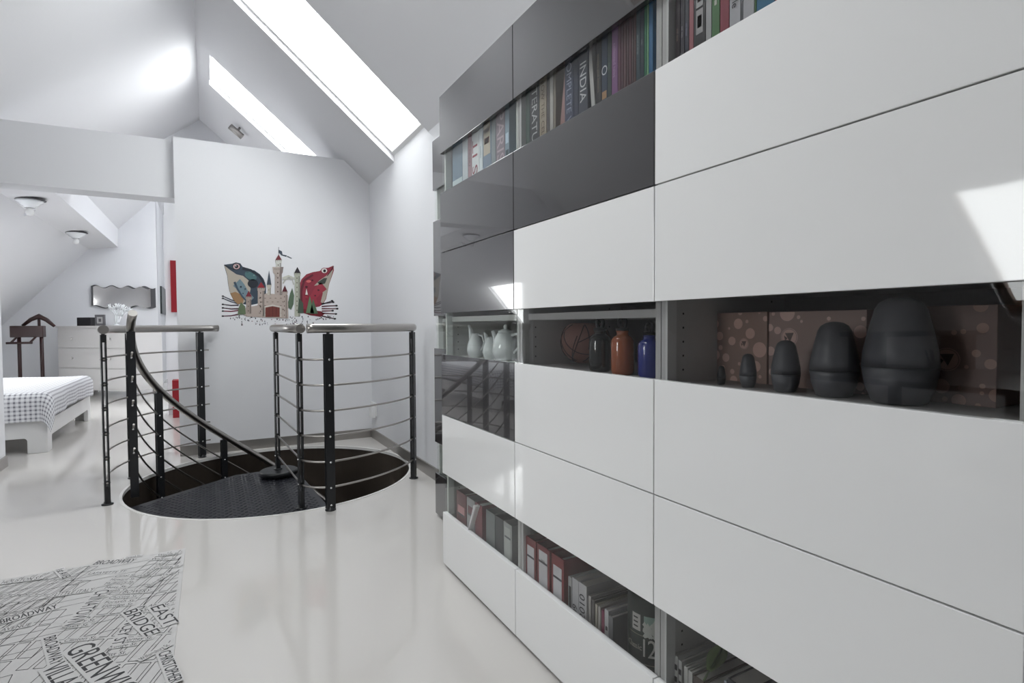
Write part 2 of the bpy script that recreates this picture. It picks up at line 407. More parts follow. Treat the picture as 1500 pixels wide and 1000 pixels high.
# ================================================================== BOOKS
def Yp(px, x=.93, py=480): return at(px, py, 0, x).y
def M3(origin, ex, ey):
    ex = Vector(ex).normalized(); ey = Vector(ey).normalized(); ez = ex.cross(ey)
    return Matrix(((ex.x, ey.x, ez.x, origin[0]), (ex.y, ey.y, ez.y, origin[1]), (ex.z, ey.z, ez.z, origin[2]), (0, 0, 0, 1)))
def book(pa, pb, xs, zb, h, d, rgb, label, group, lean=0.0, title=None, tcol=(225, 225, 225), ts=.55, up=False, patch=None, name='book', tz=.44, sx=1.0, cat='book'):
    """pa..pb: photo columns of the spine's two edges"""
    ya, yb_ = Yp(pa, xs), Yp(pb, xs); yc = (ya + yb_) / 2; t = abs(ya - yb_) - .0012
    root = thing(name, (xs + d / 2, yc, zb), label, cat, group)
    R = Matrix.Translation((xs, yc, zb)) @ Matrix.Rotation(lean, 4, 'X')
    cm = cmat(rgb, .4, 'book_cover'); c = min(.0022, t * .2)
    mb = MB()
    mb.box(0, c, -t / 2, t / 2, 0, h, cm, R); mb.box(c, d, -t / 2, -t / 2 + c, 0, h, cm, R); mb.box(c, d, t / 2 - c, t / 2, 0, h, cm, R)
    if patch:
        for (z0, z1, w0, prgb) in patch:
            mb.box(-.0006, 0, -t / 2 * w0, t / 2 * w0, z0 * h, z1 * h, cmat(prgb, .5, 'print'), R)
    if title:
        ex, ey = (0, 0, 1), (0, 1, 0)
        if not up: ex, ey = (0, 0, -1), (0, -1, 0)
        mb.text(title, R @ M3((-.0011, 0, h * tz), ex, ey), t * ts * 1.35, cmat(tcol, .5, 'print'), sx=sx)
    mb.build('cover', root, recalc=False)
    mb = MB(); mb.box(c, d - .004, -t / 2 + c, t / 2 - c, .003, h - .003, M['paper'], R); mb.build('pages', root)
    return root
g1 = 'books on the top glass shelf of the far unit'
zt_ = 1.606
book(664.7, 679, .908, zt_, .235, .16, (120, 138, 156), 'grey-blue tall book, first from the far side on the far unit top shelf', g1, patch=[(.03, .2, 1, (205, 215, 220))])
book(679.3, 687, .908, zt_, .24, .16, (198, 203, 210), 'plain pale grey book beside the grey-blue one on the far top shelf', g1)
book(687.3, 692.5, .908, zt_, .23, .16, (165, 128, 136), 'thin dusty pink book left of the white book with red lettering', g1, title='MENU', tcol=(80, 60, 66))
book(693, 703.5, .908, zt_, .215, .16, (225, 226, 230), 'white book with large red spine lettering READS IT EASY', g1, title='READS IT EASY', tcol=(150, 70, 84), ts=.75, up=True, sx=1.3, tz=.42)
book(703.8, 708.5, .908, zt_, .22, .16, (222, 226, 232), 'slim white book between the red-lettered book and the blue-based one', g1, title='notes', tcol=(120, 130, 140))
book(709, 721, .908, zt_, .225, .16, (118, 132, 152), 'blue-grey book with a speckled yellow and red spine top', g1, patch=[(.32, .85, .8, (190, 176, 160)), (.5, .6, .6, (170, 90, 90)), (.68, .75, .7, (90, 90, 130))])
book(721.3, 727.5, .908, zt_, .24, .16, (132, 138, 142), 'mid grey book next to the pinkish wide book on the far top shelf', g1)
book(728, 741, .908, zt_, .24, .16, (142, 128, 138), 'wide mauve-grey book near the seam on the far top shelf', g1, title='PARIS', tcol=(190, 170, 180), ts=.8)
book(741.3, 747.3, .908, zt_, .23, .16, (130, 146, 160), 'slate blue book against the near side of the far top shelf', g1, patch=[(.1, .2, .7, (60, 74, 80)), (.3, .45, .7, (190, 205, 220))])
g2 = 'books on the top glass shelf of the middle unit'
book(771.5, 777, .908, zt_, .22, .16, (92, 112, 104), 'thin grey-green book, first from the far side on the middle unit top shelf', g2)
book(777.3, 791, .908, zt_, .225, .16, (84, 86, 88), 'dark grey book with LITERATURE in white along its spine', g2, title='LITERATURE', tcol=(215, 218, 218), ts=.6, tz=.42)
book(791.5, 801.3, .908, zt_, .235, .16, (190, 178, 156), 'cream book with brown spine lettering on the middle top shelf', g2, title='KNOW THE CELLAR', tcol=(120, 104, 84), ts=.5, tz=.42)
book(802, 806, .908, zt_, .21, .16, (96, 92, 88), 'slim taupe book after the cream book', g2)
book(806.3, 811, .908, zt_, .22, .16, (202, 200, 192), 'slim off-white book between taupe books', g2)
book(811.3, 815, .908, zt_, .22, .16, (150, 142, 128), 'slim sand-coloured book before the leaning pink book', g2)
book(820, 826.5, .912, zt_, .22, .15, (176, 138, 134), 'pinkish book leaning left on the middle top shelf', g2, lean=.16)
book(828, 840.5, .908, zt_, .235, .16, (78, 86, 108), 'blue book with pale spine lettering, two books before the one titled INDIA', g2, title='THE COMPLETE WORKS', tcol=(170, 178, 200), ts=.6, tz=.42)
book(840.8, 847.5, .908, zt_, .23, .16, (60, 66, 84), 'plain navy book left of the INDIA book', g2)
book(848, 861, .908, zt_, .235, .16, (74, 80, 92), 'slate book titled INDIA in white capitals', g2, title='INDIA', tcol=(225, 228, 230), ts=.75, tz=.46)
book(867.5, 873, .914, zt_, .235, .15, (212, 212, 208), 'bright white book leaning right in front of a black one', g2, lean=-.10)
book(873.5, 881, .908, zt_, .235, .16, (44, 42, 44), 'black book with thin gold lettering behind the leaning white book', g2, title='essays and letters', tcol=(130, 122, 100), ts=.5)
book(881.3, 889.5, .908, zt_, .24, .16, (50, 66, 88), 'navy book with a white ring mark and small orange label', g2, title='O', tcol=(225, 228, 235), ts=1.1, tz=.42, patch=[(.12, .2, .8, (190, 150, 110))])
book(889.8, 895.5, .908, zt_, .235, .16, (56, 72, 70), 'dark green book right of the navy ring book', g2, title='atlas', tcol=(110, 140, 120))
book(896, 904.5, .908, zt_, .25, .16, (146, 102, 150), 'purple-pink book on the middle top shelf', g2, title='collected tales', tcol=(190, 160, 196), ts=.5)
for i, (a, b, c) in enumerate([(905, 908.6, (110, 66, 84)), (909, 912.6, (92, 60, 70)), (913, 916.6, (104, 72, 76)), (917, 920.4, (88, 62, 66)), (920.8, 924, (100, 64, 70)), (924.4, 927.4, (84, 62, 66)), (927.8, 930.8, (96, 66, 66))]):
    book(a, b, .908, zt_, .25, .16, c, 'thin wine-red volume in the set right of the purple-pink book', g2)
book(931.2, 937, .908, zt_, .25, .16, (58, 78, 86), 'dark teal book with tiny pale lettering after the wine-red set', g2, title='journal of design', tcol=(150, 170, 175), ts=.4)
book(937.3, 942.5, .908, zt_, .25, .16, (46, 62, 74), 'very dark teal book left of the bright green one', g2, title='index', tcol=(150, 170, 175), ts=.4)
book(942.8, 946.2, .908, zt_, .25, .16, (34, 120, 84), 'bright green slim book near the unit seam', g2)
book(946.5, 949.2, .908, zt_, .25, .16, (120, 176, 128), 'pale green slim book beside the bright green one', g2)
book(949.5, 955.5, .908, zt_, .25, .16, (36, 112, 160), 'bright blue book, last on the middle top shelf', g2)
g3 = 'books on the top glass shelf of the nearest unit'
book(988, 994.5, .908, zt_, .25, .16, (52, 40, 46), 'thin dark book with red head, first of three on the near top shelf', g3, patch=[(.62, 1, 1, (150, 40, 62))], title='vol one', tcol=(170, 150, 130), tz=.3)
book(995, 1001, .908, zt_, .25, .16, (46, 40, 52), 'thin dark book with red head, second of three on the near top shelf', g3, patch=[(.68, 1, 1, (150, 46, 66))], title='vol two', tcol=(170, 165, 170), tz=.3)
book(1001.3, 1007, .908, zt_, .25, .16, (44, 48, 66), 'thin dark bluish book with red head, third of three on the near top shelf', g3, patch=[(.74, 1, 1, (140, 40, 60))], title='vol three', tcol=(140, 150, 180), tz=.3)
book(1007.4, 1014, .908, zt_, .25, .16, (172, 104, 110), 'salmon pink book before the black book with white labels', g3)
book(1014.3, 1031, .908, zt_, .25, .16, (50, 48, 50), 'thick black book with white spine labels', g3, patch=[(.42, .60, .6, (205, 205, 205)), (.2, .40, .6, (190, 188, 188)), (.46, .56, .4, (120, 60, 80)), (.25, .35, .4, (80, 76, 80))])
book(1031.5, 1039.7, .908, zt_, .25, .16, (190, 190, 190), 'pale grey book between the black and green ones', g3)
book(1040, 1051.5, .908, zt_, .25, .16, (80, 130, 76), 'leaf green book on the near top shelf', g3, patch=[(.35, .39, .3, (220, 225, 210))])
book(1052, 1065, .908, zt_, .25, .16, (150, 44, 66), 'crimson book with OSLO in pale capitals', g3, title='OSLO', tcol=(220, 180, 186), ts=.6, tz=.46)
book(1065.5, 1081.5, .908, zt_, .25, .16, (205, 205, 210), 'white book with black script, directly right of the crimson book', g3, title='studio style', tcol=(40, 40, 44), ts=.6, tz=.42)
book(1082, 1084.7, .908, zt_, .25, .16, (120, 120, 126), 'very thin grey book between two white books with black script', g3)
book(1085, 1101, .908, zt_, .25, .16, (200, 200, 204), 'white book with black script, left of the blue book', g3, title='new style', tcol=(40, 40, 44), ts=.6, tz=.45)
book(1101.3, 1104, .908, zt_, .25, .16, (90, 130, 80), 'thin green book squeezed before the big blue one', g3)
book(1104.5, 1130, .908, zt_, .25, .16, (30, 118, 158), 'wide turquoise blue book with a large white Z on its spine', g3, title='WZ', tcol=(205, 225, 235), ts=.55, tz=.66)
book(1131, 1150, .908, zt_, .25, .16, (170, 60, 50), 'orange-red book at the top edge of the picture', g3)

# ---- bottom shelf: binders and books
def binder(pa, pb, rgb, label, group, h=.315, lab=(235, 235, 238), labz=(.2, .8), ring=True, xs=.905, lean=0, title=None, d=.28):
    ya, yb_ = Yp(pa, xs, 780), Yp(pb, xs, 780); yc = (ya + yb_) / 2; t = abs(ya - yb_) - .002; zb = .038
    root = thing('ring_binder', (xs + d / 2, yc, zb), label, 'binder', group)
    R = Matrix.Translation((xs, yc, zb)) @ Matrix.Rotation(lean, 4, 'X')
    cm = cmat(rgb, .5, 'binder'); mb = MB()
    mb.box(0, .003, -t / 2, t / 2, 0, h, cm, R); mb.box(.003, d, -t / 2, -t / 2 + .003, 0, h, cm, R); mb.box(.003, d, t / 2 - .003, t / 2, 0, h, cm, R)
    mb.build('cover', root)
    if lab:
        mb = MB(); mb.box(-.0008, 0, -t * .34, t * .34, labz[0] * h, labz[1] * h, cmat(lab, .6, 'print'), R)
        if title: mb.text(title, R @ M3((-.0016, 0, labz[1] * h - .03), (0, -1, 0), (0, 0, 1)), .012, M['ink'])
        mb.box(-.0014, -.0008, -t * .34, t * .34, (labz[1] - .12) * h, (labz[1] - .10) * h, cmat((90, 90, 96), .6, 'print'), R)
        mb.build('spine_label', root)
    if ring:
        mb = MB(); mx = R @ Matrix.Translation((-.001, 0, .06)) @ Matrix.Rotation(-PI / 2, 4, 'Y')
        mb.lathe([(.009, 0), (.011, .001), (.012, 0)], M['steel'], mx=mx, cap=False); mb.build('finger_ring', root)
    mb = MB(); mb.box(.01, d - .01, -t * .3, t * .3, .005, h - .02, M['paper'], R); mb.build('pages', root)
    return root
gb = 'ring binders on the bottom shelf'
binder(669, 683, (104, 58, 62), 'dull red binder with a pink round sticker, farthest on the bottom shelf', gb, lab=(190, 140, 140), labz=(.72, .82))
binder(684, 695.5, (160, 156, 158), 'pale grey binder on the bottom shelf of the far unit', gb, lab=(110, 70, 76), labz=(.78, .9))
binder(696, 706.5, (124, 62, 70), 'red binder behind the leaning white sheets', gb, lab=None)
binder(712, 725, (118, 120, 122), 'mid grey binder just right of the leaning white sheets', gb, lab=None)
binder(725.5, 737, (58, 58, 62), 'charcoal binder on the bottom shelf of the far unit', gb, lab=None)
binder(737.5, 750, (150, 150, 150), 'pale patterned box file closest to the seam on the far bottom shelf', gb, lab=(176, 176, 174), labz=(.1, .95), ring=False)
binder(770, 785, (142, 62, 64), 'brick red binder, first of three with white labels', gb, labz=(.25, .92))
binder(786.5, 805, (140, 58, 62), 'brick red binder, middle of three, with a dark stripe on its label', gb, labz=(.2, .95), title='2008')
binder(807.5, 826, (146, 62, 64), 'brick red binder, last of three, its side showing', gb, labz=(.22, .90))
o = MB()
for k, (y, s_) in enumerate(((0, .5), (.006, .42))):
    R = Matrix.Translation((.885, Yp(700, .9, 740) + y, .12)) @ Matrix.Rotation(-s_, 4, 'X')
    o.box(0, .14, -.002, .002, 0, .13, M['white'], R)
    R2 = R @ Matrix.Translation((0, 0, .13)) @ Matrix.Rotation(.95, 4, 'X')
    o.box(0, .14, -.002, .002, 0, .13, M['white'], R2)
tag(o.build('folded_brochure'), 'folded white brochure bent against the red binder on the bottom shelf', 'brochure')
gk = 'books on the bottom shelf of the middle unit'
def lbook(pa, pb, rgb, h, label, **k): return book(pa, pb, .915, .038, h, k.pop('d', .2), rgb, label, gk, **k)
lbook(831.5, 837, (190, 190, 190), .27, 'slim pale book with black marks after the three red binders', patch=[(.5, .9, .6, (40, 40, 40)), (.2, .3, .6, (60, 60, 60))])
lbook(837.5, 847, (212, 212, 214), .275, 'white yearbook marked 2009', title='2009', tcol=(40, 40, 42), ts=.75, up=True, tz=.62)
lbook(847.3, 859, (216, 216, 218), .275, 'white yearbook marked SITE 2010', title='SITE 2010', tcol=(40, 40, 42), ts=.75, up=True, tz=.62)
lbook(861.5, 865.5, (180, 176, 172), .255, 'slim grey-white book after the 2010 yearbook', patch=[(.0, .5, 1, (90, 60, 66))])
lbook(866.5, 870.5, (110, 106, 104), .25, 'thin grey booklet in the middle of the low row of slim books')
lbook(871.5, 875, (196, 190, 176), .245, 'thin cream booklet in the low row of slim books')
lbook(876, 879.5, (206, 202, 196), .245, 'thin ivory booklet in the low row of slim books')
lbook(881, 885, (150, 62, 92), .24, 'thin magenta booklet left of the white one with a black mark')
lbook(885.5, 891.5, (214, 212, 214), .25, 'white booklet with a small black mark and magenta edge', patch=[(.78, .82, .5, (20, 20, 20)), (0, .12, 1, (150, 50, 90))])
lbook(892, 898, (130, 130, 132), .24, 'grey hardback at the near end of the slim books, its cover showing', d=.2)
# round tin
def tin():
    c = (.99, Yp(943, .96, 900) - .004, .038); r = .066; H = .33
    root = thing('whisky_tin', c, 'dark green round tin with a large number 12 and pale label band', 'tin')
    gm = cmat((38, 50, 44), .3, 'tin')
    mb = MB(); mb.lathe([(r - .004, 0), (r, .004), (r, H - .01), (r - .003, H)], gm, c, 48); mb.build('body', root)
    def arc(a0, a1, z0, z1, m, e=.0006):
        mb = MB(); n = 14
        mb.grid([[(c[0] + (r + e) * math.cos(a), c[1] + (r + e) * math.sin(a), z) for z in (z0, z1)] for a in [a0 + (a1 - a0) * k / n for k in range(n + 1)]], m); return mb
    base = math.radians(218)
    mb = arc(math.radians(176), math.radians(198), .285, .327, cmat((205, 203, 198), .5, 'print')); 
    for zz in (.293, .304, .315): mb.grid([[(c[0] + (r + .001) * math.cos(math.radians(a)), c[1] + (r + .001) * math.sin(math.radians(a)), z) for z in (zz, zz + .004)] for a in (180, 184, 188, 192)], M['ink'])
    mb.build('paper_label', root)
    mb = arc(math.radians(206), math.radians(245), .285, .327, cmat((150, 178, 164), .5, 'print'))
    for k in range(26):
        a = math.radians(206 + random.random() * 38); z = .275 + random.random() * .035; q = .004 + random.random() * .006
        p = Vector((c[0] + (r + .0012) * math.cos(a), c[1] + (r + .0012) * math.sin(a), z)); tx = Vector((-math.sin(a), math.cos(a), 0))
        mb.poly([p - tx * q, p + Vector((0, 0, -q)), p + tx * q, p + Vector((0, 0, q * 1.6))], cmat((210, 214, 206), .5, 'print'))
    mb.build('picture_label', root)
    mb = MB()
    for i, ch in enumerate('12'):
        a = math.radians(207 + 17 * i); o_ = (c[0] + (r + .002) * math.cos(a), c[1] + (r + .002) * math.sin(a), .245)
        mb.text(ch, M3(o_, (-math.sin(a), math.cos(a), 0), (0, 0, 1)), .065, cmat((206, 206, 200), .4, 'print'), sx=.75)
    for i, ch in enumerate('Classic'):
        a = math.radians(168 + 5.2 * i); o_ = (c[0] + (r + .002) * math.cos(a), c[1] + (r + .002) * math.sin(a), .245)
        mb.text(ch, M3(o_, (-math.sin(a), math.cos(a), 0), (0, 0, 1)), .02, cmat((190, 186, 176), .4, 'print'))
    for zz in (.205, .275):
        mb.grid([[(c[0] + (r + .0012) * math.cos(math.radians(a)), c[1] + (r + .0012) * math.sin(math.radians(a)), z) for z in (zz, zz + .0016)] for a in range(165, 250, 5)], cmat((150, 150, 130), .4, 'print'))
    mb.build('lettering', root, recalc=False)
tin()
# near unit bottom shelf
gn = 'books on the bottom shelf of the nearest unit'
def nbook(pa, pb, rgb, h, label, **k): return book(pa, pb, .92, .038, h, k.pop('d', .22), rgb, label, gn, **k)
bwp = [(.1 + .11 * i, .15 + .11 * i, .75, (30, 30, 32)) for i in range(8)]
nbook(980, 987, (205, 205, 203), .265, 'book with a black and white lettered spine, farthest on the near bottom shelf', patch=bwp)
nbook(988.5, 995, (202, 202, 200), .255, 'second book with a black and white lettered spine on the near bottom shelf', patch=bwp)
nbook(995.5, 1001, (200, 200, 198), .25, 'third book with a black and white lettered spine on the near bottom shelf', patch=bwp)
nbook(1004, 1010, (214, 214, 210), .245, 'plain white spined book under the tulip leaf', patch=[(.55, .8, .4, (90, 90, 90))])
nbook(1010.5, 1017, (210, 210, 206), .242, 'white spined book with brown head on the near bottom shelf', patch=[(.5, .75, .4, (90, 90, 90))])
nbook(1018, 1034, (96, 84, 78), .24, 'thick taupe book on the near bottom shelf', )
nbook(1034.5, 1052, (88, 78, 72), .24, 'thick brown-grey book right of the taupe one', )
nbook(1064, 1068, (190, 200, 210), .275, 'slim pale blue box edge beside the dark upright book')
nbook(1069, 1100, (44, 48, 56), .285, 'dark upright book with a pale blue printed cover, bottom shelf of the nearest unit', patch=[(.6, .9, .8, (150, 165, 180))])
def tulip(x, y, z, rot, red, label):
    root = thing('paper_tulip', (x, y, z), label, 'artificial flower', 'artificial tulips lying on the books')
    R = Matrix.Translation((x, y, z + .018)) @ Matrix.Rotation(rot, 4, 'Z') @ Matrix.Rotation(PI / 2 - .12, 4, 'Y')
    mb = MB(); mb.lathe([(.003, 0), (.014, .006), (.018, .018), (.016, .032), (.008, .045)], cmat(red, .5, 'petal'), mx=R, seg=12); mb.build('bloom', root)
    mb = MB(); mb.tube([R @ Vector((0, 0, -t)) for t in (0, .05, .1, .15)], .0025, cmat((96, 116, 76), .6, 'stem'), 8); mb.build('stem', root)
    mb = MB(); P = []
    for i in range(9):
        t = i / 8; c_ = R @ Vector((.012 * math.sin(t * PI), 0, -.02 - t * .1)); wv = .017 * math.sin(PI * (.15 + .85 * t) * .95) + .002
        sd = R.to_3x3() @ Vector((0, 1, 0)); P.append([c_ - sd * wv + Vector((0, 0, .012 * math.sin(t * 3))), c_ + Vector((0, 0, .006)), c_ + sd * wv + Vector((0, 0, .018 * math.sin(t * 3)))])
    mb.grid(P, cmat((134, 158, 104), .6, 'leaf')); lf = mb.build('leaf', root); sm = lf.modifiers.new('thickness', 'SOLIDIFY'); sm.thickness = .001
tulip(1.03, Yp(1000, 1.03, 955), .300, 2.6, (172, 74, 88), 'pink-red artificial tulip with a green leaf lying on the black and white books')
tulip(1.06, Yp(1063, 1.06, 975), .280, .4, (140, 36, 50), 'dark red artificial tulip by the dark upright book')

# ================================================================== MIDDLE SHELF
ZS = .918
def spot(px, x): return Yp(px, x, 520)
# white jugs and teapot
def jug(px, x, s, label, spout_up):
    y = spot(px, x); root = thing('porcelain_jug', (x, y, ZS), label, 'jug', 'white porcelain jugs')
    mb = MB(); prof = [(.026, 0), (.034, .012), (.038, .03), (.034, .055), (.026, .078), (.020, .092), (.018, .10)]
    mb.lathe([(r * s, z * s) for r, z in prof] + [(.016 * s, .1 * s), (.022 * s, .07 * s), (.03 * s, .03 * s), (.001, .01)], M['porcelain'], (x, y, ZS), 28, cap=False)
    mb.build('body', root)
    mb = MB(); d = Vector((-.25, .97, 0)); b = Vector((x, y, ZS))
    mb.tube([b + d * (.012 * s) + Vector((0, 0, .06 * s)), b + d * (.022 * s) + Vector((0, 0, .085 * s)), b + d * (.034 * s) + Vector((0, 0, (.112 + spout_up * .5) * s)), b + d * (.046 * s) + Vector((0, 0, (.122 + spout_up) * s))],
            [.020 * s, .015 * s, .008 * s, .005 * s], M['porcelain'], 14); mb.build('spout', root)
    mb = MB(); mb.tube([b - d * (.016 * s) + Vector((0, 0, .095 * s)), b - d * (.045 * s) + Vector((0, 0, .09 * s)), b - d * (.055 * s) + Vector((0, 0, .06 * s)), b - d * (.036 * s) + Vector((0, 0, .03 * s))], .0045 * s, M['porcelain'], 10); mb.build('handle', root)
jug(697, .96, .98, 'white porcelain jug with the tall swan-neck spout, farthest of the two', .012)
jug(719, .96, .86, 'small white porcelain creamer beside the teapot', -.004)
def teapot():
    x = .965; y = spot(741, x); b = Vector((x, y, ZS)); root = thing('teapot', tuple(b), 'white porcelain teapot with lid next to the creamer', 'teapot')
    mb = MB(); mb.lathe([(.036, 0), (.046, .01), (.052, .035), (.046, .075), (.034, .098), (.03, .104)], M['porcelain'], b, 32); mb.build('body', root)
    mb = MB(); mb.lathe([(.031, .104), (.028, .110), (.012, .116), (.006, .118), (.009, .126), (.006, .133), (.001, .135)], M['porcelain'], b, 28); mb.build('lid', root)
    d = Vector((-.2, .98, 0)); mb = MB()
    mb.tube([b + d * .04 + Vector((0, 0, .035)), b + d * .058 + Vector((0, 0, .06)), b + d * .062 + Vector((0, 0, .085)), b + d * .078 + Vector((0, 0, .108))], [.018, .012, .009, .0065], M['porcelain'], 14); mb.build('spout', root)
    mb = MB(); mb.tube([b - d * .035 + Vector((0, 0, .095)), b - d * .07 + Vector((0, 0, .1)), b - d * .085 + Vector((0, 0, .06)), b - d * .048 + Vector((0, 0, .03))], .006, M['porcelain'], 10); mb.build('handle', root)
teapot()
# flasks
def flask(px, x, s, rgb, label):
    y = spot(px, x); b = Vector((x, y, ZS)); root = thing('drinking_flask', tuple(b), label, 'flask', 'metal drinking flasks')
    pm = mat('flask_enamel_%d' % px, srgb(*rgb), .18, coat=1.0)
    mb = MB(); mb.lathe([(.028 * s, 0), (.0315 * s, .004 * s), (.033 * s, .012 * s), (.033 * s, .092 * s), (.031 * s, .100 * s), (.026 * s, .107 * s), (.0195 * s, .111 * s), (.017 * s, .114 * s), (.017 * s, .119 * s), (.0185 * s, .121 * s), (.0185 * s, .124 * s)], pm, b, 40); mb.build('body', root)
    mb = MB(); mb.lathe([(.0195 * s, .124 * s), (.0195 * s, .131 * s), (.013 * s, .133 * s)], M['gap'], b, 28)
    pts = [b + Vector((0, 0, .1455 * s)) + Vector((0, math.cos(a), math.sin(a))) * .0150 * s for a in [PI * 2 * k / 20 for k in range(21)]]
    mb.tube(pts, .0052 * s, M['gap'], 8, cap=False); mb.build('screw_cap', root)
flask(879, .965, .93, (22, 26, 24), 'black-green metal flask left of the orange one')
flask(912, .955, .93, (176, 96, 58), 'orange metal flask between the black and the blue ones')
flask(951, .955, .85, (44, 58, 148), 'cobalt blue metal flask against the near side of the shelf')
# wicker ball vase
def wicker():
    x = 1.10; y = spot(858, x); R0 = .083; b = Vector((x, y, ZS)); m0 = mat('terracotta_weave', srgb(150, 104, 92), .6)
    root = thing('round_vase', tuple(b), 'brown ball-shaped vase with dark curved lines behind the black flask', 'vase')
    mb = MB(); mb.lathe([(R0 * math.sin(a) + .0, R0 * (1 - math.cos(a)) * .92) for a in [.35 + (2.5 - .35) * k / 18 for k in range(19)]], m0, b, 40); mb.build('body', root)
    mb = MB(); mk = cmat((52, 34, 32), .7, 'weave')
    for k in range(22):
        ax = Vector((random.uniform(-1, 1), random.uniform(-1, 1), random.uniform(-.6, .6))).normalized(); u = ax.orthogonal().normalized(); v = ax.cross(u); off = random.uniform(-.5, .5)
        a0 = random.random() * 6; pts = []
        for j in range(16):
            a = a0 + j * .14; q = (ax * off + (u * math.cos(a) + v * math.sin(a)) * math.sqrt(1 - off * off)) * (R0 + .001)
            p = b + Vector((q.x, q.y, (q.z + R0) * .92))
            if p.z > ZS + .012 and p.z < ZS + R0 * 1.62: pts.append(p)
        if len(pts) > 3: mb.tube(pts, .0014, mk, 5)
    mb.build('line_relief', root)
wicker()
# white tea towel / jar dim shape on the far side of the middle unit
def jar():
    x = 1.02; y = spot(788, x); b = Vector((x, y, ZS)); root = thing('storage_jar', tuple(b), 'grey ceramic jar in the far corner of the flask shelf', 'jar')
    mj = mat('grey_glaze', srgb(150, 142, 138), .4)
    mb = MB(); mb.lathe([(.03, 0), (.036, .006), (.038, .06), (.036, .105), (.03, .112)], mj, b, 32); mb.build('body', root)
    mb = MB(); mb.lathe([(.033, .112), (.034, .118), (.01, .122), (.004, .124), (.008, .133), (.001, .136)], mj, b, 28); mb.build('lid', root)
jar()
# nested grey figures
gm_ = mat('matt_grey_lacquer', srgb(92, 93, 98), .38)
gk_ = mat('matt_black_lacquer', srgb(20, 20, 22), .35)
def figure(px, x, h, wd, m, label):
    y = spot(px, x); b = Vector((x, y, ZS)); root = thing('nesting_figure', tuple(b), label, 'figurine', 'grey nesting figures'); r = wd / 2
    prof = [(.62, 0), (.72, .015), (.90, .16), (1.0, .34), (.97, .48), (.84, .68), (.74, .80), (.68, .88), (.56, .945), (.35, .985), (.12, 1.0)]
    mb = MB(); mb.lathe([(a * r, z * h) for a, z in prof if z <= .34], m, b, 36); mb.build('base', root)
    mb = MB(); mb.lathe([(1.0 * r, .344 * h)] + [(a * r, z * h) for a, z in prof if z > .34], m, b, 36); mb.build('upper', root)
figure(1057, .975, .041, .0185, gk_, 'tiny black nesting figure, smallest of the five')
figure(1096, .98, .070, .034, gm_, 'small grey nesting figure, second smallest of the five')
figure(1151, .98, .100, .053, gm_, 'medium grey nesting figure, third of the five')
figure(1222, .99, .135, .080, gm_, 'large grey nesting figure, fourth of the five')
figure(1318, .995, .175, .108, gm_, 'largest dark grey nesting figure near the right edge')
# spotted boxes
def spot_box(pa, pb, x, h, d, rgb, label, seed, logo):
    ya, yb_ = Yp(pa, x, 510), Yp(pb, x, 510); y0, y1 = min(ya, yb_), max(ya, yb_)
    root = thing('gift_box', (x + d / 2, (y0 + y1) / 2, ZS), label, 'box', 'brown spotted gift boxes')
    cm = cmat(rgb, .55, 'card'); mb = MB(); mb.box(x, x + d, y0 + .001, y1 - .001, ZS, ZS + h, cm); bevel_mod(mb.build('body', root), .001)
    mb = MB(); rnd = random.Random(seed); sp = cmat(tuple(min(255, int(c * 1.38)) for c in rgb), .55, 'card_spot'); placed = []
    W_ = y1 - y0
    if logo: placed.append((logo[0] * W_, logo[1] * h, logo[2]))
    for k in range(400):
        r = rnd.choice([.003, .004, .006, .008, .010, .012, .017]) if W_ > .12 else rnd.choice([.003, .004, .006, .008])
        u, v = rnd.uniform(0, W_), rnd.uniform(0, h)
        if all(math.hypot(u - a, v - b_) > r + c_ + .003 for a, b_, c_ in placed) and len(placed) < 26: placed.append((u, v, r))
    for i, (u, v, r) in enumerate(placed):
        pts = []
        for k in range(28):
            a = 2 * PI * k / 28; pts.append((min(max(u + r * math.cos(a), .001), W_ - .001), min(max(v + r * math.sin(a), .001), h - .001)))
        clean = []
        for p in pts:
            if not clean or math.hypot(p[0] - clean[-1][0], p[1] - clean[-1][1]) > 1e-5: clean.append(p)
        while len(clean) > 3 and math.hypot(clean[0][0] - clean[-1][0], clean[0][1] - clean[-1][1]) < 1e-5: clean.pop()
        mb.poly([(x - .0005, y1 - p[0], ZS + p[1]) for p in clean], sp)
        if i == 0 and logo:
            # ring mark with a triangular emblem
            for k in range(28):
                a0, a1 = 2 * PI * k / 28, 2 * PI * (k + 1) / 28
                mb.poly([(x - .0009, y1 - (u + q * math.cos(a)), ZS + v + q * math.sin(a)) for q, a in ((r * .86, a0), (r * .93, a0), (r * .93, a1), (r * .86, a1))], cm)
            for tri in ([(-.5, .45), (.55, .5), (.1, -.55)], [(-.62, .2), (-.2, -.1), (-.45, -.45)]):
                mb.poly([(x - .0009, y1 - (u + r * a), ZS + v + r * b_) for a, b_ in tri], cmat(tuple(int(c * .7) for c in rgb), .55, 'card_dark'))
    mb.build('printed_spots', root, recalc=False)
spot_box(1047, 1124, 1.06, .158, .2, (172, 142, 130), 'narrow brown spotted gift box behind the two smallest figures', 3, (.58, .55, .0125))
spot_box(1125.5, 1270, 1.06, .157, .2, (178, 152, 144), 'brown gift box with pale spots and emblem behind the third figure', 5, (.24, .66, .019))
spot_box(1284, 1462, 1.06, .160, .2, (128, 102, 94), 'dark brown spotted gift box behind the largest figure', 9, (.62, .45, .019))

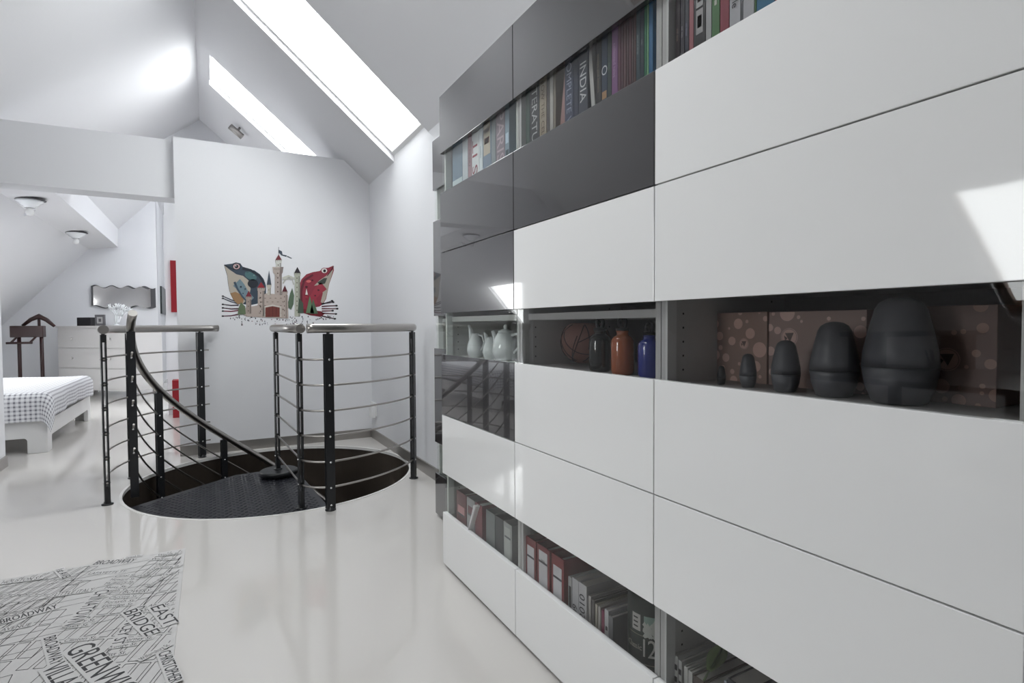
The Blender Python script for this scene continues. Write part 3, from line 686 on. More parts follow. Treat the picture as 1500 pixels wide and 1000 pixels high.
# ================================================================== STAIR: railings
def pol(r, deg, z): a = math.radians(deg); return Vector((CX + r * math.cos(a), CY + r * math.sin(a), z))
def post(parent, base, top_z, facing, name='post', rivets=(), w=.05, gap=.012, foot=True, th=.008, bar_top=True):
    """two flat bars; facing = normal of their broad face (radians in plan)"""
    n_ = Vector((math.cos(facing), math.sin(facing), 0)); t_ = Vector((-n_.y, n_.x, 0)); base = Vector(base)
    mx = Matrix(((n_.x, t_.x, 0, base.x), (n_.y, t_.y, 0, base.y), (0, 0, 1, 0), (0, 0, 0, 1)))
    mb = MB(); z0 = base.z
    for s_ in (-1, 1):
        c_ = s_ * (gap / 2 + th / 2)
        mb.box(c_ - th / 2, c_ + th / 2, -w / 2, w / 2, z0 + .012, top_z - .03, M['black'], mx)
    mb.box(-gap / 2 - .001, gap / 2 + .001, -w / 2 + .004, w / 2 - .004, z0 + .012, z0 + .11, M['black'], mx)
    mb.box(-gap / 2 - .001, gap / 2 + .001, -w / 2 + .006, w / 2 - .006, top_z - .075, top_z - .03, M['black'], mx)
    for rz in rivets: mb.box(-gap / 2 - .001, gap / 2 + .001, -.012, .012, rz - .012, rz + .012, M['black'], mx)
    p = mb.build(name, parent)
    if foot:
        mb = MB(); mb.lathe([(.030, z0), (.030, z0 + .006), (.018, z0 + .009), (.018, z0 + .02)], M['black'], (base.x, base.y, 0), 24); mb.build('foot_plate', p)
    if bar_top:
        mb = MB(); mb.tube([(base.x, base.y, top_z - .06), (base.x, base.y, top_z - .012)], .009, M['black'], 10); mb.build('bracket', p)
    mb = MB()
    for rz in rivets:
        for s_ in (-1, 1):
            c_ = mx @ Vector((s_ * (gap / 2 + th), 0, rz)); rm = Matrix.Translation(c_) @ (n_ * s_).to_track_quat('Z', 'Y').to_matrix().to_4x4()
            mb.lathe([(.0065, 0), (.0065, .002), (.003, .0045)], M['rivet'], mx=rm, seg=12)
    if rivets: mb.build('rivets', p)
    return p
RP = .985; HZ = 1.035
RODS = [.13 + .146 * i for i in range(6)]
def capped(mb, pts, r, m): mb.tube(pts, r, m, 20)
def arc(r, a0, a1, z, n=28): return [pol(r, a0 + (a1 - a0) * k / n, z) for k in range(n + 1)]
# left railing
rl = thing('landing_railing', tuple(pol(RP, 156, 0)), 'curved black and steel railing on the left side of the stair opening', 'railing', 'railings around the stair opening')
for a in (192.6, 156, 119.4):
    post(rl, pol(RP, a, 0), HZ, math.radians(a), rivets=RODS)
mb = MB(); capped(mb, arc(RP, 194.5, 111, HZ), .026, M['steel']); mb.build('handrail', rl)
for z in RODS:
    mb = MB(); mb.tube(arc(RP, 193.5, 115.5, z), .006, M['steel'], 8); mb.build('rod', rl)
# right railing with centre post
rr_ = thing('landing_railing', tuple(pol(RP, -58, 0)), 'curved railing on the right of the opening, joined to the centre post of the stair', 'railing', 'railings around the stair opening')
post(rr_, pol(RP, -79.8, 0), HZ, math.radians(-79.8), rivets=RODS + [.03])
post(rr_, pol(RP, -35.7, 0), HZ, math.radians(-35.7), rivets=RODS)
C4 = Vector((CX - .005, CY + .01, .035)); C5 = Vector((at(442, 742, 2, 0).x, at(442, 742, 2, 0).y + .01, -.012))
fa = math.atan2(C4.y - C5.y, C4.x - C5.x) + PI / 2
post(rr_, C4, HZ, fa, rivets=RODS); post(rr_, C5, HZ, fa, rivets=RODS)
mb = MB(); capped(mb, arc(RP, -86.5, -34.5, HZ + .002), .026, M['steel']); mb.build('handrail', rr_)
dirv = (C5 - C4); dirv.z = 0; dirv.normalize()
mb = MB(); a_ = C4 - dirv * .10; b_ = C5 + dirv * .06; capped(mb, [(a_.x, a_.y, HZ), ((a_.x + b_.x) / 2, (a_.y + b_.y) / 2, HZ), (b_.x, b_.y, HZ)], .026, M['steel']); mb.build('handrail', rr_)
for z in RODS:
    pts = [Vector((C4.x, C4.y, z)), Vector((C5.x, C5.y, z))]
    A = Vector((C5.x, C5.y, z)); tgt = pol(RP, -79.8, z); cor = A + dirv * .10
    for k in range(1, 9):
        t = k / 8; pts.append(A * (1 - t) ** 2 + cor * 2 * t * (1 - t) + tgt * t * t)
    pts += arc(RP, -79.8, -35.2, z, 20)[1:]
    mb = MB(); mb.tube(pts, .006, M['steel'], 8); mb.build('rod', rr_)

# ================================================================== SPIRAL STAIR
st = thing('spiral_staircase', (CX, CY, -2.9), 'black metal spiral staircase descending through the round floor opening', 'staircase')
mb = MB(); mb.lathe([(.06, -2.9), (.06, 0.0), (.125, .004), (.125, .030), (.118, .035)], M['black'], (CX, CY, 0), 40); mb.build('centre_pole', st)
ro = CR - .012
def deck(name, poly, zt_, th, m, raised=True):
    mb = MB(); mb.prism(poly, 2, zt_ - th, zt_, m)
    if raised:
        k = 0; xs_ = [p[0] for p in poly]; ys_ = [p[1] for p in poly]
        def inside(x, y):
            c = False; n = len(poly)
            for i in range(n):
                x1_, y1_ = poly[i]; x2_, y2_ = poly[(i + 1) % n]
                if (y1_ > y) != (y2_ > y) and x < (x2_ - x1_) * (y - y1_) / (y2_ - y1_) + x1_: c = not c
            return c
        y = min(ys_)
        while y < max(ys_):
            x = min(xs_) + (.02 if k % 2 else 0)
            j = k
            while x < max(xs_):
                q = PI / 4 if (j % 2) else -PI / 4; dx, dy = math.cos(q) * .015, math.sin(q) * .015; ex, ey = -math.sin(q) * .006, math.cos(q) * .006
                if all(inside(x + s1_ * .03, y + s2_ * .03) for s1_ in (-1, 1) for s2_ in (-1, 1)):
                    b4 = [mb.bm.verts.new((x + a * dx + b * ex, y + a * dy + b * ey, zt_)) for a, b in ((-1, 0), (0, -1), (1, 0), (0, 1))]
                    t4 = [mb.bm.verts.new((x + a * dx * .5 + b * ex * .5, y + a * dy * .5 + b * ey * .5, zt_ + .0035)) for a, b in ((-1, 0), (0, -1), (1, 0), (0, 1))]
                    mb.face(t4, m)
                    for i in range(4): mb.face([b4[i], b4[(i + 1) % 4], t4[(i + 1) % 4], t4[i]], m)
                x += .04; j += 1
            y += .028; k += 1
    return mb.build(name, st)
pl = []
for k in range(25):
    a = -160 + (81.5) * k / 24; p = pol(ro, a, 0); pl.append((p.x, p.y))
pl += [(CX + .13, CY + .02), (CX + .1, CY + .12), (CX - .06, CY + .20), (CX - .27, CY + .18)]
deck('landing_plate', pl, -.012, .012, M['plate'])
mb = MB()
for A_, B_ in ((pl[-1], pl[0]), (pl[24], pl[25])):
    d_ = (Vector(B_) - Vector(A_)).normalized(); n_ = Vector((-d_.y, d_.x)) * .004
    mb.prism([(A_[0] - n_.x, A_[1] - n_.y), (B_[0] - n_.x, B_[1] - n_.y), (B_[0] + n_.x, B_[1] + n_.y), (A_[0] + n_.x, A_[1] + n_.y)], 2, -.11, -.013, M['black'])
mb.build('landing_edge', st)
STEP, RISE = 22.5, .2585
for i in range(11):
    a1 = 200 - STEP * i; a0 = a1 - STEP - 4; z = -RISE * (i + 1)
    poly_ = [tuple(pol(ro, a0 + (a1 - a0) * k / 6, 0))[:2] for k in range(7)] + [tuple(pol(.11, a1 + 10, 0))[:2], tuple(pol(.11, a0 - 10, 0))[:2]]
    deck('tread', poly_, z, .035, M['plate'], raised=False)
RH = .845
def hz(a): return .17 + .0116 * (a - 113)
mb = MB(); capped(mb, [pol(RH, a, hz(a)) for a in [196 - 3.5 * k for k in range(int((196 - 20) / 3.5))]], .024, M['steel']); mb.build('handrail', st)
offs = [.19 + .146 * i for i in range(5)]
for of in offs:
    mb = MB(); mb.tube([pol(RH, a, hz(a) - of) for a in [192 - 3.5 * k for k in range(int((192 - 20) / 3.5))]], .006, M['steel'], 8); mb.build('rod', st)
for a, fc in ((189, -84), (151, -62), (113, 113), (75, 75), (40, 40)):
    tz = hz(a); b = pol(RH, a, tz - 1.06)
    post(st, b, tz, math.radians(fc), rivets=[tz - of for of in offs], foot=False, w=.044)

# ================================================================== RUG with the printed street map
RX1, RY1 = -.12, 3.0; RX0, RY0 = -1.3, 1.1
rug = MB(); rug.box(RX0, RX1, RY0, RY1, .0, .004, M['rug'])
ZI = .0046; LAY = [0]
def clip_seg(p, q):
    x0_, y0_, x1_, y1_ = RX0 + .015, RY0 + .015, RX1 - .015, RY1 - .015
    t0, t1 = 0.0, 1.0; dx, dy = q[0] - p[0], q[1] - p[1]
    for pp, qq in ((-dx, p[0] - x0_), (dx, x1_ - p[0]), (-dy, p[1] - y0_), (dy, y1_ - p[1])):
        if pp == 0:
            if qq < 0: return None
        else:
            t = qq / pp
            if pp < 0: t0 = max(t0, t)
            else: t1 = min(t1, t)
    return None if t0 >= t1 else ((p[0] + dx * t0, p[1] + dy * t0), (p[0] + dx * t1, p[1] + dy * t1))
def line(p, q, wd=.0022):
    c = clip_seg(p, q)
    if not c: return
    p, q = c; d = Vector((q[0] - p[0], q[1] - p[1]));
    if d.length < 1e-4: return
    n_ = Vector((-d.y, d.x)).normalized() * wd / 2
    rug.poly([(p[0] - n_.x, p[1] - n_.y, ZI), (q[0] - n_.x, q[1] - n_.y, ZI), (q[0] + n_.x, q[1] + n_.y, ZI), (p[0] + n_.x, p[1] + n_.y, ZI)], M['ink'])
def fpt(px, py): p = at(px, py, 2, 0); return Vector((p.x, p.y))
def blocks(o, e1, e2, n1, n2, g=.014, jit=.0, region=None, skip=.06, sub=None):
    """outlined city blocks: cells of size |e1| x |e2|"""
    u1, u2 = e1.normalized(), e2.normalized()
    for i in range(n1):
        for j in range(n2):
            if random.random() < skip: continue
            a = o + e1 * i + e2 * j; q = [a + u1 * g + u2 * g, a + e1 - u1 * g + u2 * g, a + e1 + e2 - u1 * g - u2 * g, a + e2 + u1 * g - u2 * g]
            c = (q[0] + q[2]) / 2
            if region and not region(c): continue
            q = [p + Vector((random.uniform(-jit, jit), random.uniform(-jit, jit))) for p in q]
            for k in range(4): line(q[k], q[(k + 1) % 4])
            if sub:
                for s_ in range(1, sub): line(q[0].lerp(q[3], s_ / sub), q[1].lerp(q[2], s_ / sub), .0016)
V2 = Vector
# district borders taken from the photo's visible streets
def side(a, b):
    return lambda c: (b.x - a.x) * (c.y - a.y) - (b.y - a.y) * (c.x - a.x)
s_bow = side(fpt(80, 905), fpt(200, 812))     # left/above = old centre
s_low = side(fpt(60, 1000), fpt(140, 880))
e_a = (fpt(236, 878) - fpt(180, 947)); e_a.normalize(); e_b = V2((-e_a.y, e_a.x))
def polar(deg, l): return V2((math.cos(math.radians(deg)) * l, math.sin(math.radians(deg)) * l))
dA = fpt(262, 870) - fpt(150, 985); angA = math.degrees(math.atan2(dA.y, dA.x))
blocks(V2((-.62, 1.0)), polar(angA, .16), polar(angA - 90, .045), 14, 22, .006, .002, lambda c: c.x > -.52 + (c.y - 1.9) * .05, .05)
blocks(V2((-.62, 1.0)), polar(angA, .16), polar(angA + 90, .045), 14, 8, .006, .002, lambda c: c.x > -.52 + (c.y - 1.9) * .05, .05)
dB = fpt(120, 862) - fpt(0, 935); angB = math.degrees(math.atan2(dB.y, dB.x))
blocks(V2((-1.75, 1.9)), polar(angB, .13), polar(angB + 90, .035), 16, 40, .005, .002, lambda c: c.x <= -.52 + (c.y - 1.9) * .05 and c.y > 2.15, .1)
blocks(V2((-1.75, 1.9)), polar(angB, .13), polar(angB - 90, .035), 16, 20, .005, .002, lambda c: c.x <= -.52 + (c.y - 1.9) * .05 and c.y > 2.15, .1)
blocks(V2((-1.75, 1.1)), polar(2, .05), polar(92, .085), 25, 13, .008, .003, lambda c: c.x <= -.52 and c.y <= 2.13, .08)
blocks(V2((-1.0, 1.9)), polar(angA + 8, .11), polar(angA - 82, .05), 12, 14, .005, .003, lambda c: -.95 < c.x < -.50 and 2.12 < c.y < 2.75, .1)
blocks(V2((-1.0, 2.0)), polar(angA + 8, .11), polar(angA + 98, .05), 12, 12, .005, .003, lambda c: -.95 < c.x < -.50 and 2.12 < c.y < 2.75, .1)
for k in range(5):
    x = RX0 + .37 * k; line((x, RY0), (x + .45, RY1), .003)
for k in range(12):
    line((RX0, 2.25 + .07 * k), (RX1, 2.32 + .07 * k + .02 * math.sin(k * 2)), .002)
def rtext(body, p0, p1, hgt, fat=1.0):
    """text from photo pixel p0 to p1 along its baseline, hgt metres tall"""
    a, b = fpt(*p0), fpt(*p1); d = b - a; L = d.length; ex = Vector((d.x, d.y, 0)).normalized(); ey = Vector((-ex.y, ex.x, 0)); c = (a + b) / 2; LAY[0] += 1; ZT_ = ZI + .0001 + .00006 * LAY[0]
    cu = bpy.data.curves.new('t', 'FONT'); cu.body = body; cu.size = 1; ob = bpy.data.objects.new('t', cu); COL.objects.link(ob)
    bpy.context.view_layer.update(); wdt = max(ob.dimensions.x, .1); bpy.data.objects.remove(ob); bpy.data.curves.remove(cu)
    sz = hgt / .72; sx = L / (wdt * sz)
    c3 = Vector((c.x, c.y, ZT_ + .00003)) + ey * hgt / 2
    # white halo first so the name stays readable over the streets
    rug.poly([tuple(Vector((a.x, a.y, ZT_)) - ex * .006 - ey * .004), tuple(Vector((b.x, b.y, ZT_)) + ex * .006 - ey * .004),
              tuple(Vector((b.x, b.y, ZT_)) + ex * .006 + ey * (hgt + .004)), tuple(Vector((a.x, a.y, ZT_)) - ex * .006 + ey * (hgt + .004))], M['rug'])
    for k_, dx in enumerate((0, .0012) if fat > 1 else (0,)):
        rug.text(body, M3(c3 + ex * dx + Vector((0, 0, .00001 * k_)), ex, ey), sz, M['ink'], sx=sx)
rtext('BROADWAY', (134, 829), (192, 826), .045, 2)
rtext('LAFAYETTE ST.', (128, 843), (183, 840), .022)
for t, a, b in (('Canal St.', (167, 847), (198, 845)), ('Howard St.', (160, 852), (196, 851)), ('Mulberry St.', (152, 858), (195, 855)), ('Mott St.', (152, 864), (184, 862)), ('Elizabeth St.', (140, 870), (186, 867)),
                ('BOWERY', (178, 871), (217, 869)), ('Chrystie St.', (158, 879), (200, 876)), ('Forsyth St.', (152, 886), (196, 883)), ('Eldridge St.', (148, 892), (194, 888)), ('Allen St.', (216, 891), (248, 888)),
                ('Orchard St.', (204, 898), (248, 895)), ('Ludlow St.', (92, 915), (138, 912)), ('Essex St.', (90, 922), (128, 919)), ('Norfolk St.', (202, 919), (236, 916)), ('Suffolk St.', (208, 924), (240, 921)),
                ('Clinton St.', (92, 943), (140, 938)), ('Attorney St.', (170, 943), (222, 938)), ('Ridge St.', (162, 952), (200, 947)), ('Pitt St.', (152, 965), (184, 960)), ('Centre St.', (228, 834), (262, 832)),
                ('Walker St.', (220, 822), (258, 821)), ('Worth St.', (230, 816), (262, 813)), ('Grand St.', (184, 820), (206, 816))):
    rtext(t, a, b, .020 if t != 'BOWERY' else .026)
rtext('BROADWAY', (0, 917), (84, 893), .040, 2)
rtext('AVENUE', (0, 928), (44, 919), .024)
rtext('BROADWAY', (62, 938), (72, 978), .034, 2)
rtext('GREENWICH', (92, 958), (170, 1040), .075, 2)
rtext('DELANCEY ST.', (196, 892), (160, 950), .036, 2)
rtext('LITTLE ITALY', (78, 876), (135, 868), .03)
rtext('BRIDGE', (178, 900), (212, 935), .045, 2)
rtext('EAST', (218, 893), (240, 920), .045)
rtext('CHRISTOPHER', (230, 960), (247, 1005), .035, 2)
rtext('CHINATOWN', (140, 868), (92, 920), .05)
rtext('VILLAGE', (58, 985), (90, 1030), .06, 2)
rtext('HOUSTON ST.', (0, 858), (60, 850), .03)
rtext('1st AVE', (80, 837), (90, 849), .03, 2)
rtext('Williamsburg St.', (208, 970), (250, 948), .02)
rtext('Stanton St.', (212, 846), (240, 826), .02)
rtext('Rivington St.', (222, 860), (250, 842), .02)
ro_ = tag(rug.build('map_rug', recalc=False), 'white rug printed with a black street map, lying on the pale floor', 'rug')

# ================================================================== WALL STICKER (frogs and castle)
def st_pt(u, v, lay=1):
    p = at(300 + u / 6.25, 340 + v / 6.25, 1, YB); return Vector((p.x, YB - .0006 * lay, p.z))
stk = thing('wall_sticker', tuple(st_pt(690, 500)), 'colourful wall sticker of two frogs beside a toy castle', 'wall sticker')
def flat(name, items, parent=stk):
    mb = MB()
    for lay, rgb, pts in items:
        front = [mb.bm.verts.new(st_pt(u, v, lay)) for u, v in pts]
        f = mb.face(front, cmat(rgb, .6, 'sticker'))
    return mb.build(name, parent, recalc=False)
def ell(cx, cy, rx, ry, n=18, rot=0):
    return [(cx + rx * math.cos(a) * math.cos(rot) - ry * math.sin(a) * math.sin(rot), cy + rx * math.cos(a) * math.sin(rot) + ry * math.sin(a) * math.cos(rot)) for a in [2 * PI * k / n for k in range(n)]]
def stroke(pts, wd):
    L_, R_ = [], []
    for i, p in enumerate(pts):
        a = pts[max(0, i - 1)]; b = pts[min(len(pts) - 1, i + 1)]; dx, dy = b[0] - a[0], b[1] - a[1]; l = math.hypot(dx, dy) or 1
        w_ = wd * (1 - .5 * i / len(pts)); L_.append((p[0] - dy / l * w_, p[1] + dx / l * w_)); R_.append((p[0] + dy / l * w_, p[1] - dx / l * w_))
    return L_ + R_[::-1]
blue_body = [(175, 298), (215, 292), (250, 288), (285, 276), (325, 285), (350, 320), (400, 335), (455, 350), (505, 385), (540, 430), (560, 490), (560, 560), (540, 620), (500, 650), (430, 665), (360, 660), (300, 640), (255, 600), (225, 540), (212, 470), (205, 400), (190, 350)]
belly = [(180, 305), (230, 345), (290, 385), (350, 400), (400, 440), (420, 520), (400, 600), (350, 655), (300, 660), (262, 620), (232, 560), (216, 480), (208, 400)]
I = [(1, (52, 66, 80), blue_body), (2, (172, 164, 152), belly),
     (3, (150, 118, 84), [(232, 560), (262, 620), (300, 658), (345, 655), (360, 600), (330, 570), (280, 545)]),
     (3, (110, 132, 142), stroke([(290, 460), (330, 500), (370, 560), (430, 620)], 45)), (4, (62, 80, 96), stroke([(272, 455), (300, 520), (345, 590), (400, 650)], 10)),
     (3, (70, 104, 108), ell(420, 400, 60, 34, rot=.5)), (3, (28, 34, 44), ell(440, 470, 48, 40)), (3, (30, 38, 50), stroke([(345, 330), (420, 350), (500, 400), (545, 470)], 14)),
     (4, (60, 88, 92), ell(390, 365, 12, 8)), (4, (110, 140, 136), ell(450, 395, 8, 6)), (4, (36, 44, 56), ell(330, 500, 9, 9)), (5, (40, 56, 70), ell(370, 520, 7, 7)), (5, (40, 56, 70), ell(350, 560, 6, 6)),
     (3, (34, 40, 50), ell(290, 312, 40, 34)), (4, (190, 160, 160), ell(290, 314, 31, 25)), (5, (14, 14, 18), ell(290, 314, 17, 17)), (6, (230, 230, 235), ell(284, 308, 5, 5)), (3, (24, 30, 40), stroke([(178, 300), (230, 325), (270, 345)], 5))]
for v0, v1, col in ((640, 585, (60, 66, 80)), (655, 605, (60, 66, 80)), (668, 660, (54, 40, 52)), (700, 692, (70, 36, 52)), (715, 722, (110, 30, 54)), (750, 768, (90, 40, 60))):
    I.append((2, col, stroke([(310, v0), (240, (v0 + v1) / 2 + 6), (165, v1)], 6))); I.append((3, (26, 22, 30), ell(165, v1, 11, 7)))
flat('blue_frog', I)
red_body = [(1178, 305), (1182, 350), (1165, 400), (1140, 470), (1125, 540), (1110, 610), (1085, 655), (1050, 680), (1000, 690), (930, 720), (890, 700), (872, 640), (866, 560), (866, 480), (885, 430), (930, 385), (990, 365), (1050, 355), (1090, 328), (1130, 325)]
I = [(1, (136, 40, 58), red_body), (2, (166, 158, 146), [(1176, 340), (1160, 400), (1138, 470), (1122, 545), (1105, 610), (1080, 655), (1060, 640), (1080, 560), (1060, 480), (1000, 490), (1050, 440), (1110, 400)]),
     (3, (150, 44, 62), stroke([(1090, 490), (1030, 540), (990, 600), (1010, 660)], 42)), (3, (60, 66, 60), [(1030, 460), (1090, 420), (1120, 420), (1100, 470), (1050, 480)]),
     (3, (92, 24, 40), stroke([(880, 640), (880, 540), (910, 440), (990, 390)], 14)), (4, (196, 96, 96), ell(950, 450, 22, 12)), (4, (70, 20, 34), ell(930, 500, 12, 9)), (4, (70, 20, 34), ell(985, 440, 9, 6)), (4, (70, 20, 34), ell(900, 450, 8, 6)), (4, (80, 24, 38), ell(1040, 530, 10, 8)), (4, (80, 24, 38), ell(1010, 580, 8, 7)),
     (3, (120, 30, 48), ell(1095, 352, 34, 27)), (4, (220, 214, 210), ell(1094, 352, 26, 22)), (5, (16, 12, 16), ell(1096, 354, 13, 14)), (3, (70, 16, 28), stroke([(1178, 312), (1150, 360), (1120, 400)], 5)),
     (2, (110, 20, 34), [(885, 700), (960, 712), (1060, 722), (1100, 745), (1060, 775), (960, 760), (890, 735)])]
for v0, v1, col, x1_ in ((655, 640, (60, 30, 46), 1175), (660, 628, (80, 84, 90), 1165), (680, 672, (80, 24, 40), 1205), (700, 700, (90, 20, 36), 1212), (722, 718, (96, 18, 36), 1170), (740, 748, (80, 18, 34), 1200), (765, 792, (60, 20, 34), 1190)):
    I.append((2, col, stroke([(1070, v0), (1120, (v0 + v1) / 2), (x1_, v1)], 6))); I.append((3, (22, 18, 24), ell(x1_, v1, 12, 8)))
flat('red_frog', I)
def tower(u0, u1, top, bot, col, roof, rc, apex, crown=True, lay=6):
    L_ = [(lay, col, [(u0, top), (u1, top), (u1, bot), (u0, bot)])]
    dk = tuple(int(c * .78) for c in col); w_ = u1 - u0
    L_.append((lay + 1, dk, [(u1 - w_ * .3, top), (u1, top), (u1, bot), (u1 - w_ * .3, bot)]))
    if crown:
        L_.append((lay + 2, col, [(u0 - 7, top - 2), (u1 + 7, top - 2), (u1 + 3, top + 26), (u0 - 3, top + 26)]))
        for k in range(4):
            a = u0 - 7 + (w_ + 14) * k / 4; L_.append((lay + 3, dk, [(a + 2, top + 2), (a + (w_ + 14) / 8, top + 2), (a + (w_ + 14) / 8, top + 12), (a + 2, top + 12)]))
    v = top + 40
    while v < bot - 20:
        L_.append((lay + 3, (90, 76, 72), [(u0 + w_ * .35, v), (u0 + w_ * .5, v), (u0 + w_ * .5, v + 12), (u0 + w_ * .35, v + 12)])); v += 42
    if roof: L_.append((lay + 2, rc, [(u0 - 5, top), (u1 + 5, top), ((u0 + u1) / 2, apex)]))
    return L_
stone = (176, 162, 154); stone2 = (168, 166, 152)
I = [(5, stone, [(535, 575), (560, 560), (760, 575), (765, 790), (380, 772), (340, 745), (375, 690), (480, 670)])]
for r_ in range(5):
    for k in range(7): I.append((6, (136, 124, 118), [(400 + k * 48 + r_ % 2 * 20, 600 + r_ * 34), (416 + k * 48 + r_ % 2 * 20, 600 + r_ * 34), (416 + k * 48 + r_ % 2 * 20, 608 + r_ * 34), (400 + k * 48 + r_ % 2 * 20, 608 + r_ * 34)]) if 480 < 400 + k * 48 < 730 else (6, (150, 138, 130), ell(360 + k * 20, 760, 4, 3, 8)))
I += tower(640, 705, 330, 575, (170, 158, 152), False, None, 0)
I += [(9, (178, 166, 158), [(618, 318), (720, 318), (712, 370), (690, 405), (655, 405), (626, 370)]), (10, (128, 116, 112), [(690, 318), (720, 318), (712, 370), (690, 405), (680, 405)])]
I += tower(650, 700, 255, 320, (196, 196, 190), True, (110, 40, 48), 203)
I += tower(485, 545, 510, 770, stone, True, (140, 36, 48), 455) + tower(572, 604, 482, 575, (190, 184, 172), True, (66, 76, 88), 348)
I += tower(378, 425, 590, 745, (160, 146, 138), True, (120, 40, 52), 535) + tower(712, 752, 545, 785, stone, True, (88, 28, 40), 485)
I += tower(822, 872, 375, 770, (172, 174, 160), True, (40, 32, 40), 318)
I += [(8, (190, 190, 180), stroke([(712, 425), (765, 402), (825, 425)], 12)), (8, (180, 178, 168), stroke([(715, 470), (735, 435), (765, 425), (800, 435), (815, 480)], 6)),
      (8, (110, 50, 44), [(556, 690), (620, 678), (684, 690), (684, 775), (556, 775)]), (9, (76, 34, 32), stroke([(588, 685), (588, 775)], 2)), (9, (76, 34, 32), stroke([(620, 680), (620, 775)], 2)), (9, (76, 34, 32), stroke([(652, 685), (652, 775)], 2)),
      (7, (204, 200, 192), stroke([(545, 775), (545, 685), (620, 668), (695, 685), (695, 775)], 7))]
flat('castle', I)
I = [(4, (84, 104, 84), [(800, 510), (818, 580), (812, 660), (790, 710), (765, 690), (762, 640), (780, 560)]), (9, (92, 118, 88), [(960, 580), (1000, 740), (925, 740)]), (9, (76, 102, 78), [(990, 610), (1035, 745), (960, 745)]),
     (8, (96, 112, 84), [(330, 640), (370, 680), (375, 750), (300, 755), (310, 690)]), (8, (64, 80, 66), [(860, 600), (900, 650), (905, 740), (850, 740)]), (10, (220, 214, 210), [(930, 515), (944, 580), (918, 580)]), (10, (150, 44, 60), [(915, 570), (945, 575), (940, 610), (918, 605)])]
for it_, nm_ in zip(I, ('cypress', 'conifer', 'conifer', 'shrub', 'shrub', 'small_roof', 'small_wall')): flat(nm_, [it_])
flat('pennant', [(3, (60, 70, 84), [(676, 160), (706, 175), (712, 205), (752, 212), (745, 225), (700, 212), (676, 185)]), (3, (90, 96, 106), [(756, 215), (800, 238), (790, 242), (752, 225)]), (4, (60, 60, 66), [(674, 135), (678, 135), (678, 210), (674, 210)])])
I = []; rs = random.Random(4)
for k in range(150):
    u, v = rs.uniform(230, 1180), rs.uniform(765, 850)
    if v > 800 and not (330 < u < 1050): continue
    if 560 < u < 720 and v < 790: continue
    c_ = rs.choice([(70, 74, 84), (96, 100, 108), (54, 56, 64), (120, 110, 112), (40, 42, 52)]); q = rs.uniform(3, 8)
    I.append((2, c_, [(u, v - q * 1.5), (u + q * .6, v), (u + q * .3, v + q), (u - q * .6, v + q * .8), (u - q * .8, v - q * .2)]))
    if k % 9 == 0: I.append((3, (150, 50, 72), ell(u + 6, v, 3, 3, 8)))
flat('meadow', I)['kind'] = 'stuff'

# ================================================================== BEDROOM
# bed
BX, BY0, BY1 = at(70, 640, 1, 5.92).x, 5.92, 7.80; BXL = -3.0
bed = thing('bed', ((BX + BXL) / 2, (BY0 + BY1) / 2, 0), 'low white bed with rounded block legs and checked bedspread, seen through the opening', 'bed')
def board(axis, a, b, p0, p1, legw=.135, z1=.27, zc=.128):
    r = .02; pts = [(a, 0), (a + legw, 0), (a + legw, zc - r), (a + legw + r * .3, zc - r * .3), (a + legw + r, zc), (b - legw - r, zc), (b - legw - r * .3, zc - r * .3), (b - legw, zc - r), (b - legw, 0), (b, 0), (b, z1), (a, z1)]
    mb = MB(); mb.prism(pts, axis, p0, p1, M['furn_white']); return bevel_mod(mb.build('side_board', bed), .004)
board(1, BXL, BX, BY0, BY0 + .04); board(1, BXL, BX, BY1 - .04, BY1); board(0, BY0 + .001, BY1 - .001, BX - .04, BX - .0005, legw=.14); board(0, BY0 + .001, BY1 - .001, BXL, BXL + .04)
mb = MB(); mb.box(BXL + .05, BX - .045, BY0 + .045, BY1 - .045, .18, .45, mat('mattress_ticking', (.75, .75, .75), .8), bev=.03); mb.build('mattress', bed)
gm2 = bpy.data.materials.new('checked_cotton'); gm2.use_nodes = True
N = gm2.node_tree.nodes; L = gm2.node_tree.links; P_ = N['Principled BSDF']; P_.inputs['Roughness'].default_value = .85
uv = N.new('ShaderNodeUVMap'); uv.uv_map = 'cloth'; sep = N.new('ShaderNodeSeparateXYZ'); L.new(uv.outputs[0], sep.inputs[0])
def mnode(op, a, b=None):
    n_ = N.new('ShaderNodeMath'); n_.operation = op
    for i, v in enumerate((a, b)):
        if v is None: continue
        if isinstance(v, (int, float)): n_.inputs[i].default_value = v
        else: L.new(v, n_.inputs[i])
    return n_.outputs[0]
def stripes(src): return mnode('LESS_THAN', mnode('FRACT', mnode('DIVIDE', src, .034)), .42)
sx_, sy_ = stripes(sep.outputs[0]), stripes(sep.outputs[1])
tot = mnode('MULTIPLY', mnode('ADD', sx_, sy_), .5)
rmp = N.new('ShaderNodeValToRGB'); rmp.color_ramp.elements[0].color = (.74, .74, .76, 1); rmp.color_ramp.elements[1].color = (.20, .20, .23, 1); rmp.color_ramp.elements.new(.5).color = (.55, .55, .58, 1)
L.new(tot, rmp.inputs[0]); L.new(rmp.outputs[0], P_.inputs['Base Color'])
